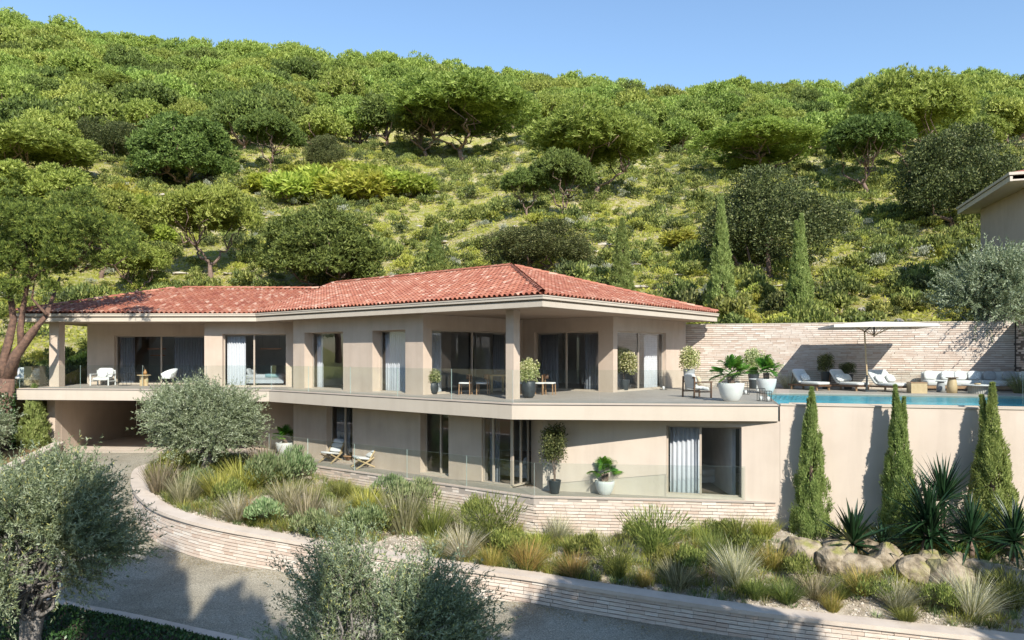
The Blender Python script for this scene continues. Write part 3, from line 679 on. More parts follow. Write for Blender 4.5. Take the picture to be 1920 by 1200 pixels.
for i in range(n_ - 1): tq += [(2 * i, 2 * i + 2, 2 * i + 3, 2 * i + 1), (2 * i, 2 * n_ + i, 2 * n_ + i + 1, 2 * i + 2)]
tq = np.array(tq)
def in_poly(p, poly):
    c = False; n = len(poly)
    for i in range(n):
        a, b = poly[i], poly[(i + 1) % n]
        if (a[1] > p[1]) != (b[1] > p[1]) and p[0] < (b[0] - a[0]) * (p[1] - a[1]) / (b[1] - a[1]) + a[0]: c = not c
    return c
rgt = random.Random(4); xf = []
for (poly, f), (o0, e, gdir) in zip(planes, [(VA_, -u, v), (E0, v, u), (E3_, Vector((1, -.025)).normalized(), Vector((.025, 1)).normalized())]):
    th = math.atan(SL); ct = math.cos(th)
    rot = Matrix(((e.x, gdir.x * ct, 0, 0), (e.y, gdir.y * ct, 0, 0), (0, math.sin(th), 1, 0), (0, 0, 0, 1)))
    nrm = Vector((e.x, e.y, 0)).cross(Vector((gdir.x * ct, gdir.y * ct, math.sin(th)))).normalized()
    for k in range(3): rot[k][2] = nrm[k]
    for j in range(0, 24):
        for i in range(-20, 120):
            p = o0 + e * (i * TP) + gdir * (j * TE * ct - .05)
            c = p + gdir * (.16)
            if in_poly(c, poly):
                M = Matrix.Translation((p.x, p.y, f(p) + .008 + rgt.uniform(0, .006))) @ rot @ Matrix.Rotation(rgt.gauss(0, .012), 4, 'Z')
                xf.append(M)
scatter_pieces('roof_tile', tv, tq, tile_m, xf, roof, 'roof_tiling', 300, 7, smooth=False)
# ridge and hip caps
cap = []
for k in range(7): cap.append((.11 * math.cos(PI * k / 6), .015 + .10 * math.sin(PI * k / 6)))
cv = [(x, 0, z + .02) for x, z in cap] + [(x * .88, .46, z * .9) for x, z in cap]
cq = np.array([(i, i + 1, 8 + i, 7 + i) for i in range(6)])
xf = []
for a, b_ in ((P3(E0, zM), P3(A_, zM)), (P3(A_, zM), P3(P1, zM)), (P3(E1, zR), P3(A_, zR)), (P3(J, zM), P3(P1, zM)), (P3(J, zL), P3(H3, zL)), (P3(E3_, zL), P3(H3, zL))):
    a = Vector(a); b_ = Vector(b_); d = (b_ - a); L = d.length; d.normalize(); sd = d.cross(Vector((0, 0, 1))).normalized(); up = sd.cross(d)
    for k in range(int(L / .40)):
        p = a + d * (k * .40) + up * .055
        xf.append(Matrix(((sd.x, d.x, up.x, p.x), (sd.y, d.y, up.y, p.y), (sd.z, d.z, up.z, p.z), (0, 0, 0, 1))))
scatter_pieces('ridge_tile', cv, cq, tile_m, xf, roof, 'ridge_tiling', 300, 8, smooth=True)

# ------------------------------------------------------------------ lower storey
ZL = -3.056
FL = [(-13.0, 33.9), (-11.5, 32.75), (-8.68, 30.3), (.71, 23.5), (7.47, 22.75), (8.0, 22.8), (9.5, 30), (2, 36), (-6, 44), (-13.0, 44)]
structure(MB().prism(FL, ZL - .25, ZL).build('lower_terrace_floor', floor_m))
wl_p = Vector((1.05, 24.7)); wl_d = Vector((1, -.28)).normalized()
def Wp(x): return Vector((x, 24.99 - .28 * x))
L0, L1 = (-10.08, 33.2), (.07, 25.0)
LT = -.511
w1 = ray_s(612, L0, L1), ray_s(661, L0, L1); w2 = ray_s(788, L0, L1), ray_s(841, L0, L1); w3 = ray_s(903, L0, L1), (Vector(L1) - Vector(L0)).length - .04
ZLB, ZLT = ZL + .05, -.62
wall('wall', L0, L1, ZL, LT, .35, [(*w1, ZLB, ZLT), (*w2, ZLB, ZLT), (w3[0], w3[1] - .1, ZLB, ZLT)], m=render_m, i1=.4)
o, d, nb = window(L0, L1, *w1, ZLB, ZLT, .25, (.55,))
curtain(o, d, nb, .1, (w1[1] - w1[0]) * .6, ZL, ZLT - .03, curtain_d, 'blue grey curtain in the lower window behind the two lounge chairs', wl=.13)
window(L0, L1, *w2, ZLB, ZLT, .28, (.55,))
LC = Vector(L1) + (Vector(L0) - Vector(L1)).normalized() * .1
o, d, nb = window(L0, L1, w3[0], w3[1] - .13, ZLB, ZLT, .08, (.36,), label='corner window with sliding door, left leaf')
curtain(o, d, nb, .12, .62, ZL, ZLT - .03, curtain_d, 'blue grey curtain at the left of the lower corner window', wl=.13)
c1 = Vector((.07, 25.05)); c2 = c1 + v * .98
window(c1, c2, .02, .95, ZLB, ZLT, .06, (.5,), label='corner window, right leaf')
wall('wall', c2, (1.05, 24.72), ZL, LT, .2, i0=0)
Wl = Vector((1.05, 24.99 - .28 * 1.05)); We = Wp(8.42); Wr = Wp(34)
s = ray_s(1249.5, Wl, We), ray_s(1390.5, Wl, We)
wall('wall', Wl, We, -6.0, LT, .3, [(*s, ZL + .07, -.72)], m=render_d, i1=0)
o, d, nb = window(Wl, We, *s, ZL + .07, -.72, .14, (.46,), label='wide window with the white curtain above the brick base')
curtain(o, d, nb, .1, 1.05, ZL, -.75, curtain_m, 'white pleated curtain in the lowest right window, overlooking the bank', wl=.15)
wall('wall', (-9.2 + .9, 36.1), L0, ZL, LT, .3)
wall('wall', (-13.0, 35.35), (-8.6, 35.35), ZL, LT, .3)
for a, b_ in (((-9.5, 36.6), (6.6, 33.5)), ((-4.6, 29.3), (-2.6, 34.4)), ((2.6, 24.8), (3.6, 33.6)), ((7.3, 23.5), (7.4, 33.4))):
    wall('partition', a, b_, ZL + .001, LT, .12, m=inner_m)
MB().prism([(-9, 33.2), (.3, 25.6), (1.6, 24.95), (7.2, 23.4), (7.2, 33), (-8, 36)], ZL + .003, ZL + .012).build('room_floor', inner_floor_m, house)
# garage
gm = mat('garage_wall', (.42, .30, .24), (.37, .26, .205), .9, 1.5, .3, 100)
wall('garage_wall', (-21.85, 34.9), (-21.9, 42), ZL, LT, .4, m=render_m)
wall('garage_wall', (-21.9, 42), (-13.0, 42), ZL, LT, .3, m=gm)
wall('garage_wall', (-13.0, 42), (-13.0, 35.36), ZL, LT, .3, m=render_m)
MB().box((-22.25, 34.45, ZL - .3), (-21.86, 34.9, LT)).build('garage_pier', render_m, house)
structure(MB().prism([(-21.86, 34.55), (-13.0, 34.3), (-13.0, 42), (-21.86, 42)], ZL - .2, ZL + .012).build('garage_floor', conc_m))
MB().prism([(-21.84, 34.15), (-13.0, 34.15), (-13.0, 34.54), (-21.84, 34.54)], ZL - .2, ZL + .035).build('threshold', fascia_m, house)
# brick base of the lower terrace
base = thing('terrace_base_wall', 'pale brick retaining wall carrying the lower terrace with its glass railing', 'wall', (.71, 23.5, -4.5))
bp_ = [(-11.5, 32.75), (-8.68, 30.3), (.71, 23.5), (7.47, 22.72), (8.3, 22.66)]
MB().band(bp_, -.4, -.05, -5.0, ZL - .03).build('wall_core', mortar_m, base)
brick_run(bp_, lambda s: ZL - .028, lambda s: -4.75, base, brick_m, .100, .46, 12, off=-.0)
MB().band(bp_, -.42, .035, ZL - .026, ZL + .004).build('coping', floor_m, base)

# ------------------------------------------------------------------ pool wall, deck, pool, back wall
pw = thing('pool_wall', 'high beige rendered wall below the pool, behind the three tall cypresses', 'wall', (15, 20.8, -4))
wall('wall_face', We + wl_d * .006, Wr, -6.0, .0, .3, m=render_d, parent=pw, i0=0)
a = We + wl_d * .02
m = MB(); m.band([tuple(a), tuple(Wr)], -.3, .03, .0, .045); m.build('wall_cap', fascia_m, pw)
n_ = Vector((.27, .963)).normalized(); O_ = Vector((8.6, 22.75))
def pf(s, t): p = O_ + wl_d * s + n_ * t; return (p.x, p.y)
PD = 7.6
tm = mat('pool_tiles', (.30, .66, .72), (.06, .34, .46), .5, .9, detail=7)
pool = thing('swimming_pool', 'long infinity pool with turquoise water along the terrace edge', 'pool', (*pf(8, 4), -1.4))
m = MB()
m.prism([pf(-.1, .28), pf(26, .28), pf(26, PD), pf(-.1, PD)], -1.5, -1.4)
m.band([pf(-.1, .28), pf(26, .28), pf(26, PD), pf(-.1, PD)][::-1], -.1, 0, -1.4, -.10, closed=True)
m.build('basin', tm, pool)
water_m, nt, b = newmat('pool_water'); nt.nodes.remove(b)
tc = coords(nt)
nn = N(nt, 'ShaderNodeTexNoise', i_Scale=.9, i_Detail=4, i_Distortion=1.2); nt.links.new(tc, nn.inputs['Vector'])
bp2 = N(nt, 'ShaderNodeBump', i_Strength=.35, i_Distance=.12); nt.links.new(nn.outputs[0], bp2.inputs['Height'])
tr = nt.nodes.new('ShaderNodeBsdfTransparent'); tr.inputs[0].default_value = (.80, .96, .98, 1)
gl = nt.nodes.new('ShaderNodeBsdfGlossy'); gl.inputs['Roughness'].default_value = .05; fr = N(nt, 'ShaderNodeFresnel', i_IOR=1.33)
nt.links.new(bp2.outputs[0], gl.inputs['Normal']); nt.links.new(bp2.outputs[0], fr.inputs['Normal'])
mx = nt.nodes.new('ShaderNodeMixShader'); cap_ = N(nt, 'ShaderNodeMath', operation='MULTIPLY'); cap_.inputs[1].default_value = .30; nt.links.new(fr.outputs[0], cap_.inputs[0]); nt.links.new(cap_.outputs[0], mx.inputs[0]); nt.links.new(tr.outputs[0], mx.inputs[1]); nt.links.new(gl.outputs[0], mx.inputs[2]); nt.links.new(mx.outputs[0], nt.nodes['Material Output'].inputs[0])
m = MB(); m.add([(*pf(-.09, .29), -.03), (*pf(26, .29), -.03), (*pf(26, PD - .01), -.03), (*pf(-.09, PD - .01), -.03)], [(0, 1, 2, 3)])
wat = m.build('pool_water', water_m, pool)
m = MB(); m.band([pf(-.1, .28), pf(26, .28)], -.0, .30, -.06, -.02); m.build('pool_edge', anth_m, pool)
deck_m = floor_m
bw0 = Vector((8.1, 36.0)); bwd = Vector((1, -.27)).normalized()
structure(MB().prism([pf(-.12, PD), pf(27, PD), tuple(bw0 + bwd * 24), tuple(bw0 + bwd * 0), (8.8, 36.1), (10.33, 30.8)], -.3, .003).build('pool_deck_paving', deck_m))
structure(MB().prism([pf(-1.2, .32), pf(-.11, .32), pf(-.11, PD - .005), pf(-1.2, PD - .005)], -.5, -.012).build('pool_side_paving', mat('wood_tone_paving', (.38, .30, .24), (.30, .24, .19), .6, 3)))
bwall = thing('boundary_wall', 'tall pale brick wall behind the loungers at the back of the pool terrace', 'wall', (15, 34, 0))
b0 = bw0 + bwd * .02; b1 = bw0 + bwd * 14.85; b2 = b1 - n_ * 9
MB().band([tuple(b0), tuple(b1 + bwd * .4)], -.4, -.05, -.2, 3.06).build('wall_core', mortar_m, bwall)
brick_run([tuple(b0), tuple(b1)], lambda s: 3.06, lambda s: 0, bwall, brick_m, .096, .50, 15, off=0)
MB().band([tuple(b0), tuple(b1 + bwd * .4)], -.42, .02, 3.062, 3.10).build('wall_cap', fascia_m, bwall)
rwall = thing('return_wall', 'shaded brick wall turning forward at the right end of the pool terrace', 'wall', (b1.x, b1.y, 0))
q0 = b1 - n_ * .01
MB().band([tuple(b1 + bwd * .01 + n_ * .4), tuple(b2)], -.4, -.05, -.2, 3.06).build('wall_core', mortar_m, rwall)
brick_run([tuple(b1 + bwd * .03), tuple(b2)], lambda s: 3.06, lambda s: 0, rwall, brick_m, .096, .50, 16, limit=100, off=-.03)
MB().band([tuple(b1 + bwd * .01 - n_ * .05), tuple(b2)], -.42, .02, 3.064, 3.104).build('wall_cap', fascia_m, rwall)

# glass railings
def railing(name, label, path, z, inset, seglen, h=1.1, parent=None):
    t = thing(name, label, 'railing', (*path[0], z))
    P = MB()
    pts = [V2(p) for p in path]; q = []
    for i, p in enumerate(pts):
        a = (p - pts[i - 1]).normalized() if i else None; c = (pts[i + 1] - p).normalized() if i < len(pts) - 1 else None
        a = a or c; c = c or a; na = Vector((a.y, -a.x)); nb = Vector((c.y, -c.x)); mt = (na + nb).normalized(); mt /= mt.dot(na); q.append(p - mt * inset)
    for a, c in zip(q, q[1:]):
        L = (c - a).length; n = max(1, round(L / seglen)); d = (c - a) / L; nr = Vector((-d.y, d.x))
        for k in range(n):
            s0 = L * k / n + (.006 if k else .02); s1 = L * (k + 1) / n - (.006 if k < n - 1 else .02); mb = MB()
            e = a + d * s0; f = a + d * s1; mb.add([(*(e + nr * w_), zz) for zz in (z + .004, z + h) for w_ in (-.008, .008)] + [(*(f + nr * w_), zz) for zz in (z + .004, z + h) for w_ in (-.008, .008)],
                [(0, 4, 6, 2), (1, 3, 7, 5), (2, 6, 7, 3), (0, 2, 3, 1), (4, 5, 7, 6)], 0)
            mb.m[-3:] = [1, 1, 1]; mb.build('glass_panel', [glass_r, edge_m], t)
    mb = MB(); mb.band([tuple(x) for x in q], -.022, .022, z + .001, z + .03); mb.build('base_channel', frame_m, t)
edge_m = mat('glass_edge', (.45, .58, .54), None, .15)
railing('glass_railing', 'clear glass railing along the whole edge of the upper terrace', [(-23.0, 36.5), C2, C1, C0, C3], 0, .12, 3.0)
railing('glass_railing', 'glass railing on top of the pool wall in front of the water', [pf(.15, .12), pf(13, .12)], .045, .0, 3.2, 1.05)
railing('glass_railing', 'glass railing along the lower terrace above the brick base', [(-11.0, 32.3), (-8.68, 30.3), (.71, 23.5), (7.4, 22.73)], ZL, .10, 2.6)

# ------------------------------------------------------------------ vegetation builders
RG = np.random.default_rng(11)
def crown_points(rng, R_, H, nl, npts, lr=.3, flat=.65, under=.25, z0=0, zlo=.5):
    """lobed dome: returns points and outward directions"""
    a = rng.random(nl) * 2 * PI; r = R_ * .82 * np.sqrt(rng.random(nl)); z = H * np.sqrt(np.clip(1 - (r / R_) ** 2, 0, 1)) * rng.uniform(zlo, 1, nl) ** .8
    C = np.stack([r * np.cos(a), r * np.sin(a), z], 1); LR = R_ * lr * rng.uniform(.6, 1.25, nl)
    i = rng.integers(0, nl, npts); d = sph(npts, rng); d[:, 2] = np.where(d[:, 2] < -under, -d[:, 2], d[:, 2])
    P = C[i] + d * (LR[i] * rng.uniform(.72, 1.05, npts))[:, None] * np.array([1, 1, flat]); P[:, 2] += z0
    return P, d, C, LR
def limb(mb, a, b, r0, r1, rng, wob=.12, n=6, sides=6):
    a = np.array(a, float); b = np.array(b, float); L = np.linalg.norm(b - a); pts = []
    for k in range(n + 1):
        t = k / n; p = a * (1 - t) + b * t + (rng.normal(size=3) * wob * L * .35 * math.sin(PI * t)); p[2] += math.sin(PI * t) * -.05 * L; pts.append(tuple(p))
    mb.tube(pts, [r0 * (1 - k / n) + r1 * k / n for k in range(n + 1)], sides)
    return pts
def tree(name, crown_me, trunk_me, label, cat, loc=(0, 0, 0), group=None):
    t = thing(name, label, cat, loc, 0, group); link('crown', crown_me, t)
    if trunk_me is not None: link('trunk', trunk_me, t)
    return t
def pine_meshes(seed, R_=4.2, H=1.9, th=4.4, nl=30, nt=4000, L=.34, W=.08, m=None, k=8, lr=.27, fork=3, under=.4, tr=.17, lean=.4, zlo=.42):
    rng = np.random.default_rng(seed); P, d, C, LR = crown_points(rng, R_, H, nl, nt, lr * 1.12, .9, under, th, zlo)
    P = np.repeat(P, k, 0); d = np.repeat(d, k, 0); n = len(P)
    D = unit(d * .45 + np.array([0, 0, .5]) + rng.normal(size=(n, 3)) * .6)
    V, Q, r = leaves(P, D, L * rng.uniform(.7, 1.2, n), W, rng, O=d + np.array([0, -.25, .35]))
    tuft = np.repeat(rng.random(nt), k); r = np.clip(.55 * r + .45 * tuft, 0, 1)
    me = npmesh('pine_crown', V, Q, m or lf_pine, r)
    mb = MB(); lx, ly = rng.normal(size=2) * lean; fk = (lx * .5, ly * .5, th * .45)
    mb.tube([(0, 0, -.6), (lx * .1, 0, th * .12), (lx * .3, ly * .3, th * .3), fk], [tr * 1.3, tr * 1.05, tr * .9, tr * .8], 8)
    order = np.argsort(-LR)[:fork * 5]
    hubs = []
    for f in range(fork):
        a = 2 * PI * (f + rng.random() * .5) / fork; q = (lx + math.cos(a) * R_ * .33, ly + math.sin(a) * R_ * .33, th * .80 + rng.random() * .3)
        limb(mb, fk, q, tr * .62, tr * .38, rng, .2); hubs.append(np.array(q))
    for i in order:
        c = C[i] + np.array([0, 0, th]); h = min(hubs, key=lambda q: np.linalg.norm(q - c)); limb(mb, h, c, tr * .32, .02, rng, .3, 5, 5)
    return me, mb.mesh('pine_trunk', bark_pine, True)
def round_meshes(seed, R_=3, H=4, nl=40, n=9000, L=.2, W=.12, m=None, lr=.25, flat=.9, under=.8, th=.8, bark=None):
    rng = np.random.default_rng(seed); P, d, C, LR = crown_points(rng, R_, H, nl, n, lr, flat, under, th, .05)
    D = unit(d + rng.normal(size=(n, 3)) * .7 + np.array([0, 0, .2])); V, Q, r = leaves(P, D, L * rng.uniform(.7, 1.3, n), W, rng, O=d)
    me = npmesh('crown', V, Q, m or lf_oak, r); mb = MB()
    for k in range(4):
        i = rng.integers(0, nl); c = C[i] * .8 + np.array([0, 0, th * .8]); limb(mb, (0, 0, -.5), c, R_ * .045, .03, rng, .2, 6, 6)
    return me, mb.mesh('trunk', bark or bark_pine, True)
def cypress_meshes(seed, H=6, R_=.55, n=9000, L=.16, W=.05, twins=True):
    rng = np.random.default_rng(seed); t = rng.random(n) ** 1.15; a = rng.random(n) * 2 * PI; nb = 260; bz = rng.random(nb) ** 1.05; ba = rng.random(nb) * 2 * PI; bi = rng.integers(0, nb, n); t = np.clip(bz[bi] + rng.normal(size=n) * .022 + .012, 0, .999); a = ba[bi] + rng.normal(size=n) * .16
    pr = lambda t: np.where(t < .12, .62 + .38 * t / .12, (1 - ((t - .12) / .88) ** 1.15)) ** .9
    lob = 1 + .10 * np.sin(a * 7 + 13 * t) + .10 * np.sin(a * 3 - 23 * t + seed) + .09 * np.sin(47 * t + a * 4)
    rr = R_ * pr(t) * lob * (rng.uniform(.72, 1.0, nb)[bi] + .14 * rng.random(n)) * np.where(t < .97, 1, .6); x = rr * np.cos(a); y = rr * np.sin(a); z = t * H
    if twins:
        s = (rng.random(n) < .42); k = np.clip((t - .62) / .38, 0, 1)
        x = np.where(s, x * (1 - .45 * k) + .19 * k, x * (1 - .4 * k) - .07 * k); z = np.where(s, z * .93, z)
    P = np.stack([x, y, z], 1); Oa = np.stack([np.cos(a), np.sin(a), .15 + 0 * a], 1); D = unit(np.stack([np.cos(a) * .5, np.sin(a) * .5, np.full(n, 1.1)], 1) + rng.normal(size=(n, 3)) * .28)
    V, Q, r = leaves(P, D, L * rng.uniform(.7, 1.3, n), W, rng, O=Oa); cl = .5 + .5 * np.sin(a * 7 + z * 5) * np.sin(z * 9 - a * 3)
    me = npmesh('cypress_foliage', V, Q, lf_cyp, np.clip(.6 * r + .4 * cl, 0, 1))
    mb = MB(); mb.tube([(0, 0, -.4), (0, 0, H * .5), (0, 0, H * .8)], [.09, .06, .02], 6); return me, mb.mesh('trunk', bark_pine)
def olive_meshes(seed, R_=2.2, H=2.4, th=1.5, ntw=700, lpt=34, L=.085, W=.02, tw=.75, tr=.24, upd=.30, low=.2, yl=0):
    rng = np.random.default_rng(seed); nl = 36
    a = rng.random(nl) * 2 * PI; ph = rng.uniform(-low, 1, nl); r = np.sqrt(np.clip(1 - ph ** 2, .05, 1)) * rng.uniform(.45, .92, nl)
    C = np.stack([R_ * r * np.cos(a), R_ * r * np.sin(a), th + .35 * H + H * .62 * ph * rng.uniform(.6, 1, nl)], 1); LR = R_ * rng.uniform(.15, .32, nl)
    i = rng.integers(0, nl, ntw); d = sph(ntw, rng); B = C[i] + d * (LR[i] * rng.uniform(.15, 1, ntw))[:, None]
    cen = np.array([0, 0, th + .2 * H]); out = unit(B - cen); T = unit(out * .9 + d * .45 + np.array([0, 0, upd]) + rng.normal(size=(ntw, 3)) * .35)
    tl = tw * rng.uniform(.5, 1.5, ntw); s = rng.random((ntw, lpt)) ** .8
    bend = unit(T + np.array([0, 0, -.35]) + rng.normal(size=(ntw, 3)) * .25)
    P = B[:, None] + (T[:, None] * s[..., None] + bend[:, None] * (s ** 2)[..., None] * .35) * tl[:, None, None]
    Dl = unit(T[:, None] * .8 + rng.normal(size=(ntw, lpt, 3)) * .55)
    P = P.reshape(-1, 3); Dl = Dl.reshape(-1, 3); n = len(P); Oo = np.repeat(out, lpt, 0)
    V, Q, r = leaves(P, Dl, L * rng.uniform(.6, 1.25, n), W, rng, O=Oo + np.array([0, -.2, .3]), on=.8); tb = np.repeat(rng.random(ntw), lpt); r = np.clip(.5 * r + .45 * tb, 0, 1)
    if yl: yy = rng.random(n) < yl; r = np.where(yy, 1.0, r * .9)
    me = npmesh('olive_crown', V, Q, lf_olive, r)
    mb = MB(); f = (.12, .05, th * .55)
    for q in range(5):   # a bundle of merging stems makes the gnarled trunk
        an = 2 * PI * q / 5; c = np.array([math.cos(an), math.sin(an)]) * tr * .52
        mb.tube([(c[0] * 2.1, c[1] * 2.1, -.3), (c[0] * 1.2, c[1] * 1.2, .12), (c[0] * .8 + .05, c[1] * .9, th * .3), (c[0] * 1.0 + .1, c[1] + .04, th * .5), (c[0] * 1.3 + .06, c[1] * 1.3, th * .62)],
                [tr * .62, tr * .52, tr * .47, tr * .5, tr * .3], 8)
    for j in range(nl):
        limb(mb, (f[0] + rng.normal() * tr * .4, f[1] + rng.normal() * tr * .4, th * .55), tuple(C[j] * np.array([.8, .8, 1])), tr * .22, .012, rng, .25, 6, 6)
    sel = rng.random(ntw) < .35
    for b_, t_, l_ in zip(B[sel], T[sel], tl[sel]): mb.tube([tuple(b_), tuple(b_ + t_ * l_ * .7)], [.008, .003], 3, cap=False)
    return me, mb.mesh('olive_trunk', bark_olive, True)

COLS = [(-99, 'at the left edge'), (110, 'above the leaning old pine'), (230, 'above the left end of the roof'), (330, 'above the lone umbrella pine'), (450, 'left of the young pine thicket'), (560, 'above the young pine thicket'), (680, 'where the two roofs meet'),
        (790, 'over the forked umbrella pine'), (900, 'above the roof apex, left side'), (1000, 'above the roof apex, right side'), (1110, 'over the massive spreading pine'), (1220, 'above the right roof slope'), (1310, 'over the first tall cypress'), (1400, 'over the huge round oak'), (1490, 'over the second tall cypress'), (1590, 'over the Y-trunked pine'), (1690, 'over the leaning grey trunk'), (1780, 'over the large right oak'), (1860, 'above the upper house')]
def col(px): return [t for x, t in COLS if px >= x][-1]
# -- hillside trees that the photograph shows singly: (base px, base py, top py, width px, kind, label)
PM = [pine_meshes(21, 4.3, 4.2, 2.5, 56, 7000), pine_meshes(22, 4.0, 4.0, 2.4, 54, 6800, m=lf_pine), pine_meshes(23, 4.6, 4.4, 2.7, 58, 7600),
      pine_meshes(24, 3.9, 3.9, 1.9, 52, 6600, L=.36)]
PB = [pine_meshes(31, 3.4, 4.2, .8, 46, 3400, lr=.26, under=.7, fork=4), pine_meshes(32, 3.8, 3.4, .7, 50, 3400, lr=.24, under=.7, fork=4)]
PD_ = [pine_meshes(33, 3.6, 3.3, 3.1, 40, 4400, m=lf_pine_dark, lr=.25), pine_meshes(34, 3.3, 3.3, 2.7, 40, 4400, m=lf_pine_dark, lr=.27)]
PN = [pine_meshes(61, 3.6, 3.5, 2.4, 60, 9500, L=.26, W=.075, m=lf_pine, lr=.2, k=5)]
PNB = [pine_meshes(62, 3.5, 4.3, .5, 80, 12500, L=.24, W=.075, m=lf_pine_dark, lr=.19, k=5, under=.8, fork=4, zlo=.08)]
OAK = [round_meshes(41, 3.4, 4.2, 80, 42000, .12, .07, lf_oak, .24), round_meshes(42, 3.4, 3.6, 80, 40000, .12, .07, lf_oak, .24)]
CYP = [cypress_meshes(51, 6, .54, 30000, .14, .05, False), cypress_meshes(52, 6, .54, 30000, .14, .05, True)]
NAT = {'P0': (PM[0], 8.6, 8.2), 'P1': (PM[1], 8.2, 7.4), 'P2': (PM[2], 9.2, 8.2), 'P3': (PM[3], 8.0, 6.8), 'B0': (PB[0], 7.4, 6.2), 'B1': (PB[1], 8.2, 5.2), 'D0': (PD_[0], 7.4, 7.8), 'D1': (PD_[1], 6.8, 7.0),
       'N0': (PN[0], 7.6, 6.8), 'NB': (PNB[0], 7.4, 5.6), 'O0': (OAK[0], 7.4, 6.3), 'O1': (OAK[1], 7.4, 5.6), 'C0': (CYP[0], 1.0, 6.1), 'C1': (CYP[1], 1.05, 6.1)}
SINGLE = [
 (866, 303, 158, 245, 'P2', 'big umbrella pine with a pale forked trunk, highest on the open slope left of centre', 'pine'),
 (803, 306, 190, 140, 'D0', 'dark pine with a straight bare trunk tucked left of the forked umbrella pine', 'pine'),
 (1115, 374, 205, 225, 'P1', 'large pine with a massive spreading crown above the roof apex', 'pine'),
 (1054, 417, 282, 105, 'D1', 'small pine with a slim pink trunk in front of the massive pine', 'pine'),
 (988, 412, 308, 88, 'D0', 'small pine with two thin stems left of the pink-trunked pine', 'pine'),
 (1010, 512, 402, 215, 'O0', 'broad dark evergreen oak rising directly behind the roof apex', 'oak'),
 (345, 350, 212, 185, 'NB', 'dense rounded pine with foliage down to the ground, upper left slope', 'pine'),
 (506, 325, 212, 105, 'D1', 'thin-crowned pine with pinkish branches standing on the upper slope', 'pine'),
 (612, 325, 245, 84, 'O1', 'small dark round bush among the pines above the young pine thicket', 'oak'),
 (394, 524, 336, 178, 'N0', 'bright green umbrella pine on a single trunk behind the left roof', 'pine'),
 (602, 548, 388, 222, 'NB', 'dense dark green dome-shaped pine touching the roof where the two roofs meet', 'pine'),
 (1420, 335, 232, 215, 'P0', 'flat-topped bright pine behind the big round oak', 'pine'),
 (1448, 520, 292, 255, 'O0', 'huge round dark oak on the slope between the two tall cypresses', 'oak'),
 (1630, 374, 205, 150, 'D0', 'pine with a pink Y-shaped trunk right of the huge oak', 'pine'),
 (1705, 338, 145, 185, 'P2', 'tall pale green pine with a leaning grey trunk at upper right', 'pine'),
 (1800, 425, 215, 225, 'O1', 'large dark oak at the right, just left of the upper house', 'oak'),
 (1352, 602, 378, 46, 'C1', 'tall cypress on the slope at the end of the tiled roof', 'cypress'),
 (1500, 602, 408, 42, 'C1', 'tall cypress behind the brick wall, right of the first one', 'cypress'),
 (1166, 560, 415, 38, 'C0', 'cypress rising behind the right slope of the roof', 'cypress'),
 (817, 520, 425, 30, 'C0', 'small slender cypress behind the long roof ridge', 'cypress'),
 (60, 350, 238, 190, 'P3', 'pine with a domed crown at the left edge, halfway up the hill', 'pine'),
 (205, 300, 215, 130, 'O1', 'grey green round tree beside the sandy gap on the left hill', 'oak'),
 (215, 215, 148, 135, 'P3', 'bright pine above the sandy gap on the left hill', 'pine'),
 (70, 470, 300, 200, 'N0', 'yellow green pine low on the left hill above the leaning trunk', 'pine'),
 (190, 520, 352, 175, 'N0', 'loose pine with upward tufts between the left edge and the single-trunk pine', 'pine'),
 (255, 560, 450, 120, 'N0', 'low pine with bare grey twigs above the left end of the roof', 'pine'),
]
YSH = 0
def place_single(px, py, top, wpx, kind, label, cat, name=None):
    (cm, tm_), w0, h0 = NAT[kind]; p = cast(hill_bvh, px, py)
    if p is None: return None
    sc = F / p.y; W = wpx / sc * (1.0 if kind[0] == 'C' else 1.14); H = (py - top) / sc * 1.04
    t = tree(name or cat + '_tree', cm, tm_, label, cat, p); t.rotation_euler = (0, 0, float(RG.random() * 6.28)); t.scale = (W / w0, W / w0, H / h0)
    return p
taken = []
for it in SINGLE:
    if it[0] == 345: pass
    p = place_single(*it)
    if p is not None: taken.append((p.x, p.y, it[3] * p.y / F * .5))
# young pine thicket
YPL = ['yellow green young pine, left end of the thicket front row', 'second young pine of the thicket front row from the left', 'young pine in the middle of the thicket front row', 'young pine right of the middle in the thicket front row', 'young pine near the right end of the thicket front row', 'small young pine at the right end of the thicket', 'young pine in the back row of the thicket, left of its middle', 'young pine in the back row of the thicket, right of its middle', 'young pine at the left of the thicket back row', 'highest young pine, in the middle of the thicket back row', 'low young pine just left of the thicket', 'bright young pine above the left end of the roof', 'smaller bright young pine left of the dense domed pine', 'bright young pine near the left edge above the old pine', 'young pine between the two clumps of shrubs left of the huge oak', 'small young pine touching the left side of the huge oak', 'young pine under the flat-topped bright pine', 'young pine behind the crown of the old leaning pine', 'low young pine left of the lone umbrella pine']
YP = pine_meshes(71, 1.1, 1.9, .2, 22, 420, L=.5, W=.14, m=lf_young, k=5, lr=.4, under=.9, fork=2, tr=.05)
